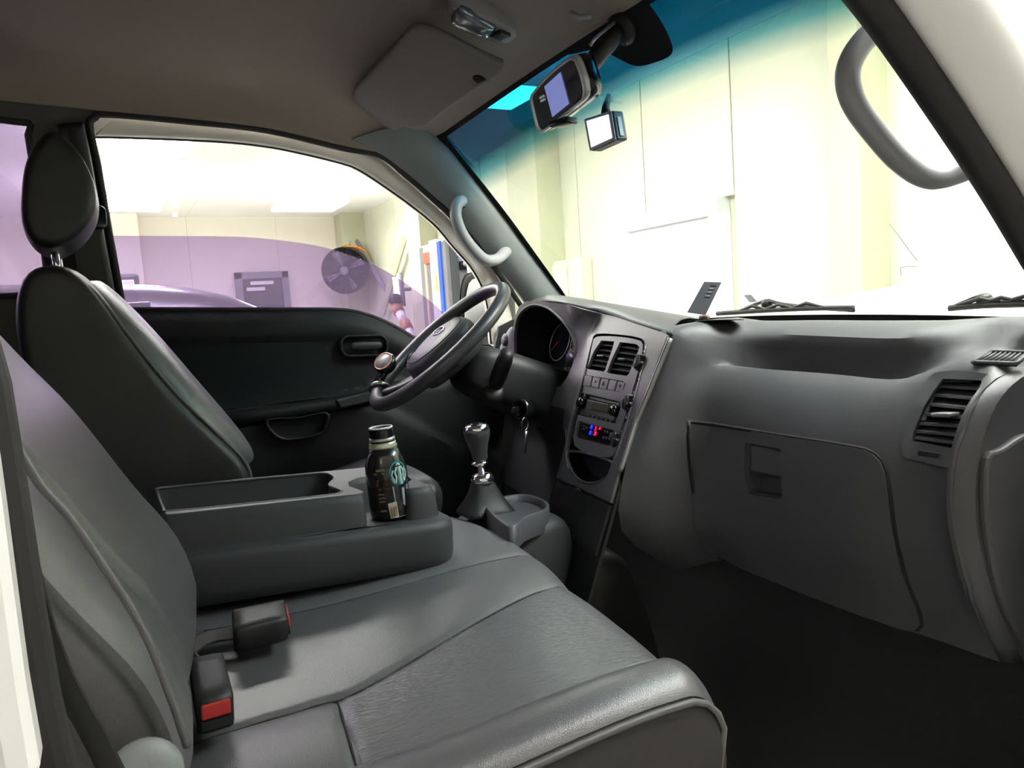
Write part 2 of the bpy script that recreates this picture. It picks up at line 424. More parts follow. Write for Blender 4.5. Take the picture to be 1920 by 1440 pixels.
for j in range(4):
    a = 2*math.pi*j/4+0.3; rows = []
    for s in (0.2, 0.55, 0.9):
        rows.append([fc+FB @ V((FR*s*math.cos(a+w_), FR*s*math.sin(a+w_), 0.03*h)) for w_, h in ((-0.28, -1), (0, 0.2), (0.28, 1))])
    mesh('fan_blade', *gm(g_loft(rows)), 'grey', t, solid=0.004)
mesh('mounting_bracket', *gm(g_tube([fc, fc-fn*0.2, V((fc.x+0.1, 8.42, fc.z+0.05))], 0.03, 8)), 'black', t)
hc = GP(657, 500, y=7.92)
t = thing('hose_coil', 'orange rubber hose hanging in a coil behind the black fan', 'hose', G(hc.x, hc.y, hc.z-0.35))
pth = []
for j in range(130):
    a = 2*math.pi*j/26; r_ = 0.235+0.01*math.sin(j*0.7); pth.append(hc+V((r_*math.cos(a), 0.03*(j/26)-0.06+0.01*math.sin(j), r_*math.sin(a)*1.05)))
mesh('hose', *gm(g_tube(pth, 0.013, 6)), 'orange', t)
mesh('hook', *gm(g_tube([V((hc.x, 8.12, hc.z+0.25)), V((hc.x, 7.9, hc.z+0.25)), V((hc.x, 7.86, hc.z+0.29))], 0.012, 6)), 'steel', t)

# braces on the front wall
for nm, (a, b), (c, d), th_, mt, lb in (('steel_brace', (660, 436), (724, 545), 0.03, 'grey', 'thin grey steel brace leaning behind the black fan'),
                                    ('steel_strut', (757, 448), (716, 590), 0.045, 'column', 'pale steel strut slanting against the front wall beside the fan'),
                                    ):
    p, q = GP(a, b, x=2.9), GP(c, d, x=2.9)
    tag(mesh(nm, *gm(g_tube([p, p.lerp(q, 0.5), q], th_, 4)), mt, smooth=False), lb, 'brace')
# glowing tube standing in for a lamp's reflection, and long brush near the cabinet
p, q = GP(741, 520, x=2.7), GP(746, 567, x=2.7)
t = thing('reflection_tube', 'upright white glowing tube in place of a lamp reflection beside the fan', 'lamp', G(q))
mesh('tube', *gm(g_tube([p, q], 0.03, 10)), mat('reflection_tube', (1, 1, 1), 0.5, emit=(0.85, 0.85, 1), estr=3), t)
mesh('bracket', *gm(g_tube([p.lerp(q, 0.5)+V((0.05, 0, 0)), V((3.0, p.y, p.lerp(q, 0.5).z))], 0.02, 6)), 'grey', t)
mesh('holder', *gm(g_tube([p+V((0.05, 0, 0.04)), q+V((0.05, 0, -0.04))], 0.035, 8)), 'grey', t)
p, q = GP(742, 572, x=2.55), GP(784, 655, x=2.55)
t = thing('long_brush', 'long-handled brush with brown and white sections leaning on the front wall', 'brush', G(q))
for j in range(5):
    a, b = p.lerp(q, j/5), p.lerp(q, (j+0.92)/5)
    mesh('brush_section', *gm(g_tube([a, b], 0.045 if j % 2 else 0.055, 8)), 'brown' if j % 2 == 0 else 'white', t)
mesh('brush_pole', *gm(g_tube([p, q, V((q.x, q.y, GZ0))], 0.02, 8)), 'white', t)
mesh('brush_head', *gm(g_lathe([(0.02, 0), (0.07, 0.02), (0.06, 0.09), (0.02, 0.11)], p, axis=(0.1, 0, 1))), 'black', t)
p = GP(778, 545, x=2.75)
tag(mesh('switch_box', *gbox(2.9, 3.0, p.y-0.06, p.y+0.06, p.z-0.2, p.z+0.15), 'brown', smooth=False, bevel=0.01), 'narrow brown switch box on the front wall near the blue cabinet', 'box')

# blue and grey car-wash cabinet: one face to the left, one to the truck
cc = GP(834, 540, x=2.35); cy1 = GP(786, 540, x=2.35).y; ctop = GP(834, 447, x=2.35).z
t = thing('wash_cabinet', 'tall grey and blue car-wash cabinet with white sign and lit display', 'cabinet', G(2.65, cc.y+0.3, GZ0))
mesh('body', *gbox(2.37, 2.98, cc.y+0.01, cy1, GZ0, ctop), 'grey', t, smooth=False, bevel=0.015)
def onface(px0, px1, py0, py1, m, nm, proud=0.012):
    a, b = GP(px0, py0, x=2.35), GP(px1, py1, x=2.35); a2 = GP(px1, py0, x=2.35)
    return mesh(nm, *gbox(2.37-proud, 2.38, a.y, b.y, b.z, a.z), m, t, smooth=False, bevel=0.003)
onface(791, 811, 462, 470, 'white', 'sign_plate')
onface(791, 812, 475, 492, mat('sign_red', (0.55, 0.12, 0.06), 0.5), 'sign_plate')
onface(793, 812, 494, 700, mat('panel_tan', (0.72, 0.55, 0.42), 0.5), 'side_panel')
onface(816, 821, 448, 700, 'white', 'light_strip', 0.015)
onface(822, 834, 452, 700, 'blue', 'blue_panel', 0.014)
onface(815, 821, 515, 546, mat('label_yellow', (0.8, 0.6, 0.1), 0.5), 'label_plate', 0.02)
def onside(px0, px1, py0, py1, m, nm, proud=0.012):
    a, b = GP(px0, py0, y=cc.y), GP(px1, py1, y=cc.y)
    return mesh(nm, *gbox(a.x, b.x, cc.y-proud, cc.y+0.02, b.z, a.z), m, t, smooth=False, bevel=0.003)
onside(842, 874, 455, 700, mat('cab_dark', (0.06, 0.065, 0.075), 0.4), 'door_panel')
led = mat('led_blue', (0.1, 0.2, 0.9), 0.4, emit=(0.2, 0.35, 1.0), estr=4)
for a, b in ((467, 472), (474, 478)): onside(855, 866, a, b, led, 'display', 0.018)
onside(861, 879, 490, 506, 'gloss_black', 'port', 0.02)
p = GP(872, 495, y=cc.y)
mesh('nozzle', *gm(g_tube([p, p+V((0.0, -0.09, 0.0)), p+V((0.0, -0.1, -0.25))], 0.028, 10)), 'white', t)
# electrical box beside the white door
a, b = GP(1031, 492, x=2.9), GP(1092, 575, x=2.9)
t = thing('electrical_box', 'pale grey electrical box on the front wall left of the white door', 'box', G(2.95, b.y, b.z))
mesh('box_body', *gbox(2.9, 3.0, b.y, a.y, b.z, a.z), 'wall', t, smooth=False, bevel=0.008)
c, d = GP(1032, 499, x=2.89), GP(1066, 575, x=2.89)
mesh('box_door', *gbox(2.885, 2.9, d.y, c.y, b.z+0.02, c.z), mat('box_grey', (0.6, 0.62, 0.55), 0.4), t, smooth=False, bevel=0.004)
c, d = GP(1038, 516, x=2.88), GP(1050, 530, x=2.88)
mesh('box_label', *gbox(2.881, 2.886, d.y, c.y, d.z, c.z), 'white', t, smooth=False)

# vehicles: body sections along their length, cabin, windows and wheels
def car(name, label, o, yawd, L, W, H, paint, hood=0.95, nose_drop=0.25, suv=False):
    t = thing(name, label, 'car', G(o)); B = rot(z=yawd)
    def T(x, y, z): return G(V(o)+B @ V((x, y, z)))
    belt = H*0.62
    st = [(-L/2, 0.55, belt*0.75, 0.86), (-L/2+0.15, 0.38, belt*0.95, 0.96), (-L*0.3, 0.28, belt, 1), (0, 0.26, belt, 1), (L*0.18, 0.26, belt, 1),
          (L*0.3, 0.27, belt*hood+0.02, 0.99), (L*0.42, 0.3, belt*(hood-nose_drop*0.35), 0.94), (L/2-0.06, 0.36, belt*(hood-nose_drop), 0.84), (L/2, 0.45, belt*(hood-nose_drop)-0.08, 0.74)]
    rows = []
    for x, z0, z1, k in st:
        hw = W/2*k
        rows.append([T(x, a*hw, lerp(z0, z1, b)) for a, b in ((-0.86, 0), (-1, 0.3), (-0.98, 0.75), (-0.88, 0.96), (-0.5, 1.0), (0, 1.02), (0.5, 1.0), (0.88, 0.96), (0.98, 0.75), (1, 0.3), (0.86, 0))])
    mesh('body', *g_loft(rows, closed=True, caps=True), paint, t, sub=2)
    xs = [(-L*0.46 if suv else -L*0.34, 0.0), (-L*0.38 if suv else -L*0.2, 0.9), (-L*0.2, 1.0), (0, 1.0), (L*0.08, 0.95), (L*0.24, 0.0)]
    rows = []
    for x, h in xs:
        z = belt-0.03+(H-belt+0.03)*h; hw = W/2*(0.9-0.2*h)
        rows.append([T(x, -hw-0.02, belt-0.05), T(x, -hw*0.99, lerp(belt, z, 0.5)), T(x, -hw*0.94, z-0.03*h), T(x, -hw*0.6, z), T(x, 0, z+0.02*h), T(x, hw*0.6, z), T(x, hw*0.94, z-0.03*h), T(x, hw*0.99, lerp(belt, z, 0.5)), T(x, hw+0.02, belt-0.05)])
    mesh('roof', *g_loft(rows, closed=True, caps=True), paint, t, sub=2)
    for s in (-1, 1):
        for x0, x1 in ((-L*0.24, -L*0.08), (-L*0.06, L*0.1)):
            zb, zt = belt+0.05, H-0.12
            lp = [T(x0, s*(W/2*0.88), zb), T(x1, s*(W/2*0.88), zb), T(x1-0.1, s*(W/2*0.755), zt), T(x0, s*(W/2*0.755), zt)]
            mesh('side_window', *g_prism(lp, GR @ (B @ V((0, s*0.02, 0)))), 'carglass', t, smooth=False, bevel=0.005)
        for x in (-L*0.31, L*0.31):
            mesh('wheel', *[[T(*v) for v in g_lathe([(0.14, -0.09), (0.3, -0.1), (0.33, -0.06), (0.33, 0.06), (0.3, 0.1), (0.14, 0.09)], (x, s*(W/2-0.1), 0.33), axis=(0, 1, 0))[0]], g_lathe([(0.14, -0.09), (0.3, -0.1), (0.33, -0.06), (0.33, 0.06), (0.3, 0.1), (0.14, 0.09)], (0, 0, 0))[1]], 'rubber', t)
        z_ = belt*(hood-nose_drop)-0.02
        lp = [T(L/2-0.2, s*W*0.40, z_-0.06), T(L/2-0.04, s*W*0.32, z_-0.10), T(L/2-0.06, s*W*0.32, z_+0.02), T(L/2-0.28, s*W*0.405, z_+0.05)]
        mesh('headlamp', *g_prism(lp, GR @ (B @ V((0.02, s*0.03, 0)))), 'white', t, smooth=False, bevel=0.01)
    return t, T
p = GP(458, 566, y=3.2)
car('grey_car', 'dark grey hatchback parked beyond the driver window', (p.x-0.36*4.2, 3.2, GZ0), 180, 4.2, 1.75, p.z-GZ0+0.12, 'carpaint', suv=True)
p = GP(243, 540, y=4.3)
t = thing('roof_sign', 'small black roof sign with white mark standing behind the grey car', 'sign', G(p.x, p.y, p.z-0.12))
mesh('sign_board', *gbox(p.x-0.09, p.x+0.06, p.y-0.02, p.y+0.02, p.z-0.12, p.z+0.09), 'doordark', t, smooth=False, bevel=0.02)
mesh('sign_mark', *gbox(p.x-0.07, p.x+0.03, p.y-0.03, p.y-0.018, p.z-0.0, p.z+0.05), 'white', t, smooth=False, bevel=0.01)
mesh('sign_foot', *gbox(p.x-0.03, p.x+0.03, p.y-0.03, p.y+0.03, GZ0, p.z-0.11), 'grey', t, smooth=False, bevel=0.01)
car('white_car', 'white hatchback parked across the front of the truck', (2.21, -0.95, GZ0), -90, 4.2, 1.5, 1.56, 'paint_w', suv=True)
# ================================================================== the cab shell
SN, SD = (0, 1, 0.146), 0.8626          # driver's side plane (leans in towards the roof)
WN, WD = (0, 1, 0.19), 0.872            # the windscreen's side edges
def yside(z): return SD-0.146*z if z > 0.84 else 0.74
def S(px, py, off=0.0):                 # pixel on the driver's side plane
    n = V(SN); q = PN(px, py, n, SD+off)
    return q
# windscreen
wl_px = [(1112, 640), (1075, 585), (1052, 552), (1000, 482), (950, 415), (900, 352), (855, 298), (818, 250)]
WL = resample(spline([PN(a, b, WN, WD) for a, b in wl_px], 6), 21)
WC0, WC1 = V((1.25, 0, 0.765)), V((0.885, 0, 1.372))
def glass_pt(s, v, lift=0.0):           # s = -1..1 right..left, v = 0..1 bottom..top
    k = v*20; i = min(19, int(k)); L = WL[i].lerp(WL[i+1], k-i)
    c = WC0.lerp(WC1, v)+V((0.02*math.sin(math.pi*v), 0, 0.02*math.sin(math.pi*v)))
    p = V((lerp(c.x, L.x, s*s), s*L.y, lerp(c.z, L.z, s*s)))
    return p+V((-lift*0.8, 0, -lift*0.6))
wm = bpy.data.materials.new('windscreen_glass'); wm.use_nodes = True
nt = wm.node_tree; nt.nodes.clear()
out = nt.nodes.new('ShaderNodeOutputMaterial'); tr = nt.nodes.new('ShaderNodeBsdfTransparent'); gl = nt.nodes.new('ShaderNodeBsdfGlossy'); gl.inputs['Roughness'].default_value = 0.02
mx = nt.nodes.new('ShaderNodeMixShader'); mx.inputs[0].default_value = 0.05
uv = nt.nodes.new('ShaderNodeUVMap'); sx = nt.nodes.new('ShaderNodeSeparateXYZ'); rp = nt.nodes.new('ShaderNodeValToRGB')
rp.color_ramp.elements[0].position = 0.735; rp.color_ramp.elements[0].color = (0.93, 0.985, 0.95, 1)
rp.color_ramp.elements[1].position = 1.0; rp.color_ramp.elements[1].color = (0.0, 0.035, 0.08, 1)
e = rp.color_ramp.elements.new(0.85); e.color = (0.005, 0.085, 0.17, 1)
e = rp.color_ramp.elements.new(0.80); e.color = (0.13, 0.40, 0.52, 1)
nt.links.new(uv.outputs[0], sx.inputs[0]); nt.links.new(sx.outputs[1], rp.inputs[0]); nt.links.new(rp.outputs[0], tr.inputs[0])
nt.links.new(tr.outputs[0], mx.inputs[1]); nt.links.new(gl.outputs[0], mx.inputs[2]); nt.links.new(mx.outputs[0], out.inputs[0])
rows = [[glass_pt(-1+2*k/32, j/24) for k in range(33)] for j in range(25)]
geo = g_loft(rows)
ws = thing('windscreen', 'large curved windscreen with a blue shade band along its top', 'windscreen', (1.25, 0, 0.76))
wg = mesh('glass', *geo, wm, ws)
uvl = wg.data.uv_layers.new(name='UVMap')
for lp in wg.data.loops:
    i = lp.vertex_index; uvl.data[lp.index].uv = ((i % 33)/32, (i//33)/24)
def band(nm, poly_sv, lift=0.004, m='gloss_black', step=0.05):
    vs, fs = g_fill(poly_sv, (), step, lambda s, v: glass_pt(s, v, lift)); return mesh(nm, vs, fs, m, ws, solid=0.001)
n = 24
band('lower_frit', [(-1+2*k/n, 0.0) for k in range(n+1)]+[(1-2*k/n, 0.055) for k in range(n+1)], m='void')
band('top_frit', [(-1+2*k/n, 0.972) for k in range(n+1)]+[(1-2*k/n, 1.0) for k in range(n+1)], m='void')
for s in (-1, 1):
    band('side_frit', [(s*0.965, 0.05*k*2) for k in range(11)]+[(s*1.0, 1-0.05*k*2) for k in range(11)], m='void')
# black patch printed behind the mirror
mp = [(-0.14, 1.0), (-0.155, 0.93), (-0.15, 0.865), (-0.125, 0.835), (-0.05, 0.835), (0.03, 0.85), (0.09, 0.90), (0.13, 0.94), (0.20, 0.955), (0.28, 0.975), (0.34, 1.0)]
band('mirror_patch', [tuple(q)[:2] for q in spline([(a, b, 0) for a, b in mp], 4)], m='void', step=0.03)

WST = BVHTree.FromPolygons(geo[0], geo[1])
for nm_, cr in (('glass_crack', [(1668, 420), (1685, 442), (1702, 466), (1720, 489)]), ('glass_crack', [(1720, 500), (1702, 499), (1688, 502), (1690, 516)]), ('glass_crack', [(1679, 545), (1686, 562), (1694, 584)])):
    hits = [WST.ray_cast(CAM, ray(a, b).normalized())[0] for a, b in cr]
    if all(h is not None for h in hits): mesh(nm_, *g_tube(hits, 0.0006, 4), 'grey', ws)
# headliner with its rolled sides
rail_px = [(205, 211), (350, 224), (500, 241), (640, 274), (712, 288)]
RL = [PN(a, b, SN, SD-0.012) for a, b in rail_px]
def rail(x):
    z = interp(x, [(-0.8, RL[0].z-0.01), (-0.2, RL[0].z)]+[(p.x, p.z) for p in RL]+[(0.8, RL[-1].z-0.07)]); return V((x, (SD-0.012)-0.146*z, z))
rows = []
for j in range(31):
    v = (j/30)**0.9; row = []
    xr = -0.8+v*(RL[-1].x+0.8); rz = rail(xr)
    cols = [(-1+2*k/24) for k in range(25)]
    body = []
    for s in cols:
        f_ = glass_pt(s, 1.0); x = -0.8+v*(f_.x+0.8)
        zc = lerp(1.415, f_.z, sstep(0.72, 1.0, v))
        z = zc-(1-sstep(0.72, 1.0, v))*(0.075*abs(s)**3)
        body.append(V((x, f_.y*1.0, z)))
    if j == 30: body = [p+V((0.012, 0, -0.008)) for p in body]
    a = body[-1]
    L1 = V((lerp(a.x, xr, 0.55), lerp(a.y, rz.y, 0.62), lerp(a.z, rz.z, 0.30))); L2 = V((lerp(a.x, xr, 0.85), lerp(a.y, rz.y, 0.92), lerp(a.z, rz.z, 0.68)))
    left = [L1, L2, rz]; right = [V((p.x, -p.y, p.z)) for p in reversed(left)]
    rows.append(right+body+left)
hl = struct(mesh('headliner', *g_loft(rows), 'headliner', solid=0.006, sub=1), 'grey brown cloth headliner with rolled sides')

NOFF = V((-0.15, 0.0, 0.0))          # the near pillar stands a little further back
# rubber seal along the top of the driver's door opening, and the A-pillar trims on both sides
seal_px = [(231, 582), (205, 440), (183, 310), (168, 238), (178, 220), (205, 214), (350, 227), (500, 244), (640, 277), (712, 291), (760, 328), (806, 368), (852, 412), (905, 475), (940, 520), (965, 556), (1000, 610), (1030, 665), (1050, 720)]
SEAL = spline([PN(a, b, SN, SD-0.006) for a, b in seal_px], 5)
struct(mesh('door_seal', *g_tube(SEAL, 0.008, 8), 'rubber'))
struct(mesh('door_seal', *g_tube([p+NOFF for p in mirror_y(SEAL[25:])], 0.017, 8), 'rubber'))
pil_in = [(655, 262), (712, 286), (762, 322), (808, 362), (856, 405), (908, 468), (946, 515), (985, 565), (1010, 610)]
pil_out = [(800, 225), (806, 262), (838, 283), (882, 338), (932, 402), (980, 467), (1030, 532), (1052, 562), (1070, 600)]
A = resample(spline([PN(a, b, SN, SD-0.014) for a, b in pil_in], 6), 24)
Bp = resample(spline([PN(a, b, WN, WD-0.012) for a, b in pil_out], 6), 24)
def pillar(side):
    rows = []
    for a, b in zip(A, Bp):
        row = []
        for k in range(9):
            t_ = k/8; q = a.lerp(b, t_)
            q = q+V((-0.010, -0.012, 0.0))*math.sin(math.pi*t_)
            row.append(q)
        row = [row[0]+V((0.012, 0.03, 0))]+row+[row[-1]+V((0.02, 0.012, 0.012))]
        if side < 0: row = [V((p.x, -p.y, p.z))+NOFF for p in row]
        rows.append(row)
    return g_loft(rows)
struct(mesh('pillar_trim', *pillar(1), 'pillar', solid=0.004), 'grey plastic trim of the far windscreen pillar')
struct(mesh('pillar_trim', *pillar(-1), 'pillar', solid=0.004), 'grey plastic trim of the near windscreen pillar')
# painted body pillar outside the near trim, as a rounded rail
pp = []
for q in SEAL[35:]:
    pp.append(V((q.x, -q.y, q.z))+NOFF)
pp = resample(pp, 26)
def rail_sec(offs, m, nm):
    rows = [[p+V(o_) for o_ in offs] for p in pp]
    return struct(mesh(nm, *g_loft(rows, closed=True, caps=True), m, sub=1))
rail_sec([(0.0, -0.012, 0.004), (0.012, -0.03, 0.012), (0.028, -0.05, 0.026), (0.06, -0.055, 0.055), (0.09, -0.03, 0.085), (0.08, 0.0, 0.075), (0.03, 0.01, 0.03)], 'paint_w', 'body_pillar')

# driver's side body behind the door, with the quarter window
def lift_side(x, z): return V((x, yside(z)-0.005, z))
q_px = [(-60, 232), (30, 230), (47, 238), (55, 270), (68, 360), (80, 450), (88, 520), (84, 545), (60, 552), (-60, 548)]
Q = [(PN(a, b, SN, SD).x, PN(a, b, SN, SD).z) for a, b in q_px]
Q[0] = (-0.62, Q[0][1]); Q[-1] = (-0.62, Q[-1][1])
Qs = [tuple(p)[:2] for p in resample(spline([V((a, b, 0)) for a, b in Q], 5, closed=True), 60, True)]
edge = [PN(a, b, SN, SD) for a, b in ((231, 582), (205, 440), (183, 310), (168, 240))]
outer = [(-0.8, 0.0), (0.05, 0.0), (0.05, 0.8)]+[(p.x, p.z) for p in edge]+[(p.x, p.z) for p in (PN(174, 221, SN, SD), PN(190, 212, SN, SD))]+[(0.06, 1.30), (-0.4, 1.30), (-0.8, 1.30)]
struct(mesh('cab_side_panel', *g_fill(outer, [Qs], 0.06, lift_side), 'rail', solid=0.012, offset=1), 'dark trimmed cab side behind the driver door')
qc = thing('quarter_window', 'small purple tinted window behind the driver seat', 'window', lift_side(-0.3, 0.86))
mesh('window_pane', *g_fill(Qs, (), 0.1, lambda x, z: V((x, yside(z), z))), 'tint', qc, solid=0.003)
mesh('window_rubber', *g_tube([lift_side(a, b) for a, b in Qs], 0.007, 6, closed=True), 'rubber', qc)
# B-pillar garnish, a vertical half-round column beside the door opening
bp_path = [lift_side(p.x-0.035, p.z)+V((0, -0.018, 0)) for p in reversed(edge)]+[V((0.02, 0.715, 0.75)), V((0.02, 0.715, 0.3)), V((0.02, 0.715, 0.02))]
struct(mesh('pillar_garnish', *g_tube(spline(bp_path, 5), 0.03, 12, flat=0.6), 'black'), 'dark rounded garnish of the far door pillar')
# belt anchor and webbing on that pillar
bt = thing('driver_seat_belt', 'black seat belt hanging on the far door pillar behind the driver headrest', 'seat belt', (0.0, 0.68, 0.3))
a0 = P(176, 408, y=0.66)
mesh('anchor_loop', *g_plate(a0, frame_n((0.3, -1, 0.1)), rrect(0.045, 0.05, 0.012), 0.012), 'gloss_black', bt, bevel=0.003)
w0, w1 = P(160, 452, y=0.66), P(172, 520, y=0.665)
mesh('webbing', *g_loft([[p+V((-0.024, 0, 0)), p+V((0.024, 0.004, 0))] for p in (a0, w0, w1, V((w1.x, 0.67, 0.35)))]), 'black', bt, solid=0.002)

# cab floor, fire wall, rear wall
struct(mesh('cab_floor', *g_loft([[V((x, y, z)) for y in (-0.74, -0.3, 0.3, 0.74)] for x, z in ((-0.8, 0.2), (0.02, 0.2), (0.06, 0.0), (0.95, 0.0), (1.12, 0.12), (1.22, 0.4), (1.25, 0.74))]), 'carpet', solid=0.01), 'black carpeted cab floor and toe board')
struct(mesh('rear_panel', *g_loft([[V((-0.8, y, z)) for y in (-0.74, 0, 0.74)] for z in (0.1, 0.7, 1.0, 1.38)]), 'rail', solid=0.01), 'dark rear panel of the cab')
# left kick panel under the far pillar
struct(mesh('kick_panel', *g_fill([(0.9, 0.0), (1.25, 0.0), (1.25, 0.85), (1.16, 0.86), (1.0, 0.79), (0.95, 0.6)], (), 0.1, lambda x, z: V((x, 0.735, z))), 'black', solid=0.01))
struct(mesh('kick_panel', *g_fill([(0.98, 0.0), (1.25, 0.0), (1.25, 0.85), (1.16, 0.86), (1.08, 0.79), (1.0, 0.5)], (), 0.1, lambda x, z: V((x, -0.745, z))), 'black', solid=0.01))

# near door pillar at the camera's side: painted jamb, rubber seal, dark garnish
def strip(nm, pxa, pxb, y0, depth, m, bevel=0.004):
    lp = [P(a, b, y=y0) for a, b in pxa]+[P(a, b, y=y0) for a, b in reversed(pxb)]
    return struct(mesh(nm, *g_prism(lp, (0, depth, 0)), m, bevel=bevel, smooth=False))
strip('door_jamb', [(-200, 560), (-160, 1000), (-140, 1500)], [(-60, 560), (-28, 760), (0, 960), (22, 1130), (45, 1300), (80, 1500)], -0.80, 0.05, 'paint_w', 0.012)
strip('jamb_seal', [(-90, 560), (-60, 800), (0, 1100), (60, 1500)], [(-20, 600), (14, 720), (52, 960), (85, 1180), (112, 1330), (150, 1500)], -0.77, 0.03, 'rubber', 0.01)
# painted outside of the near hinge pillar and of the cab front, seen only from further along
lp = [(0.99, -0.3), (1.34, -0.3), (1.34, 0.70), (1.27, 0.79), (1.10, 0.86), (1.02, 0.80), (1.0, 0.5)]
struct(mesh('hinge_pillar', *g_prism([V((x, -0.762, z)) for x, z in lp], (0, -0.03, 0)), 'paint_w', bevel=0.012), 'white painted hinge pillar of the near door')
struct(mesh('cab_front_panel', *g_loft([[V((x-0.05*(abs(y)/0.78)**3, y, z)) for y in (-0.78, -0.6, -0.3, 0, 0.3, 0.6, 0.78)] for x, z in ((1.275, 0.755), (1.33, 0.72), (1.36, 0.5), (1.36, 0.0), (1.34, -0.3))]), 'paint_w', sub=1, solid=0.01), 'white painted front panel of the truck cab')
# ================================================================== driver's door
dd = thing('driver_door', 'dark driver door with pale painted window frame and lowered purple window', 'door', (0.5, 0.74, 0.1))
up_px = [(168, 240), (183, 219), (220, 216), (400, 227), (500, 243), (580, 256), (640, 270), (707, 292), (757, 331), (800, 369), (847, 413), (905, 480), (940, 528), (962, 600), (966, 668)]
lo_px = [(176, 300), (177, 262), (186, 254), (400, 262), (500, 272), (567, 285), (640, 303), (673, 315), (717, 343), (773, 383), (820, 422), (852, 460), (891, 506), (915, 560), (925, 645)]
Ua = resample(spline([PN(a, b, SN, SD+0.012) for a, b in up_px], 6), 60)
La = resample(spline([PN(a, b, SN, SD+0.012) for a, b in lo_px], 6), 60)
rows = []
for a, b in zip(Ua, La):
    rows.append([a+V((0, 0.03, 0)), a+V((0, 0.004, 0)), a.lerp(b, 0.12), a.lerp(b, 0.9), b+V((0, 0.006, 0)), b+V((0, 0.03, 0))])
mesh('window_frame', *g_loft(rows, closed=True, caps=True), 'paint', dd)
mesh('frame_rubber', *g_tube([p+V((0, 0.012, 0)) for p in La], 0.004, 6), 'rubber', dd)
# glass, wound half down
gt_px = [(150, 440), (214, 442), (400, 443), (480, 446), (560, 455), (620, 467), (680, 488), (730, 512), (790, 552), (830, 585), (875, 622), (925, 668)]
gt = [PN(a, b, SN, SD+0.02) for a, b in gt_px]
lp = [(p.x, p.z) for p in spline(gt, 5)]; lp += [(lp[-1][0], 0.6), (lp[0][0], 0.6)]
mesh('window_glass', *g_fill(lp, (), 0.12, lambda x, z: V((x, SD+0.02-0.146*z, z))), 'tint', dd, solid=0.004)
# trim panel: outline in side view, surface bulging inwards towards the armrest
sill_px = [(225, 583), (400, 583), (560, 583), (643, 584), (685, 592), (727, 608), (768, 631), (805, 656), (850, 680), (905, 695), (960, 705)]
sill = [P(a, b, y=0.722) for a, b in sill_px]
def door_y(x, z):
    top = interp(x, [(p.x, p.z) for p in sill])
    y = 0.728-0.022*sstep(0, 0.03, top-z)+0.012*sstep(0.06, 0.075, top-z)*(1-sstep(0.22, 0.24, top-z))
    arm = 0.555+0.09*sstep(0.1, 0.75, x)
    y -= 0.028*sstep(arm+0.012, arm-0.012, z)
    y += 0.03*sstep(arm-0.12, arm-0.3, z)
    return y
ot = [(p.x, p.z) for p in spline(sill, 5)]
ot = [(0.045, 0.1)]+[(0.045, ot[0][1])]+ot[1:]+[(1.02, 0.55), (0.95, 0.1)]
mesh('trim_panel', *g_fill(ot, (), 0.016, lambda x, z: V((x, door_y(x, z), z))), 'door', dd, solid=0.01, offset=0)
mesh('belt_rubber', *g_tube([p+V((0, 0.005, 0.004)) for p in spline(sill, 5)], 0.006, 6), 'rubber', dd)
# cloth insert
ip = [(250, 641), (595, 641), (610, 647), (615, 668), (622, 683), (648, 693), (690, 694), (690, 726), (629, 744), (481, 762), (399, 772), (330, 775), (260, 770)]
I2 = [P(a, b, y=0.705) for a, b in ip]; I2 = [(p.x, p.z) for p in I2]
mesh('cloth_insert', *g_fill(I2, (), 0.02, lambda x, z: V((x, door_y(x, z)-0.004, z))), 'door_cloth', dd, solid=0.006)
# inner handle
hc_ = P(682, 649, y=0.70); hb = frame_n((0.0, -1, 0.12)); hw, hh = 0.128, 0.058
lo = rrect(hw, hh, 0.024, 6); li = rrect(hw-0.014, hh-0.014, 0.018, 6)
rows = []
for (l2, z_) in ((lo, -0.004), (lo, 0.006), ([((a[0]+b[0])/2, (a[1]+b[1])/2) for a, b in zip(lo, li)], 0.011), (li, 0.007), (li, -0.018)):
    rows.append([hc_+hb @ V((a, b, z_)) for a, b in l2])
bz = mesh('handle_bezel', *g_loft(rows, closed=True), 'door', dd)
mesh('handle_cup', *g_plate(hc_, hb, li, 0.002, -0.018), 'void', dd)
rows = [[hc_+hb @ V((x_, z2, y2)) for z2, y2 in ((-0.012, 0.002), (0.012, 0.004), (0.013, 0.009), (-0.013, 0.008))] for x_ in (-0.038, -0.02, 0.02, 0.052)]
mesh('handle_lever', *g_loft(rows, closed=True, caps=True), 'black', dd, sub=1)
# armrest ledge with a pull cup and window switch plate
ar = [P(a, b, y=0.675) for a, b in ((395, 778), (481, 768), (560, 757), (629, 747), (699, 731), (760, 712))]
ar = resample(spline(ar, 5), 20)
rows = []
for i, p in enumerate(ar):
    k = sstep(0, 4, i)*(1-0.5*sstep(15, 19, i))
    rows.append([p+V((0, 0.04, 0.004)), p+V((0, 0.0-0.012*k, 0.003)), p+V((0, -0.022*k, -0.004)), p+V((0, -0.024*k, -0.02)), p+V((0, -0.01*k, -0.034)), p+V((0, 0.04, -0.05))])
mesh('armrest', *g_loft(rows, closed=True, caps=True), 'door', dd, sub=1)
pc = [P(a, b, y=0.655) for a, b in ((497, 787), (560, 782), (614, 773), (615, 800), (600, 815), (540, 825), (512, 816))]
pcs = resample(spline(pc, 4, closed=True), 36, True)
ctr = sum(pcs, V((0, 0, 0)))/36
rows = [[p+V((0, 0.012, 0)) for p in pcs], [ctr+(p-ctr)*1.0+V((0, -0.006, 0)) for p in pcs], [ctr+(p-ctr)*0.9+V((0, -0.006, 0)) for p in pcs], [ctr+(p-ctr)*0.82+V((0, 0.03, 0)) for p in pcs]]
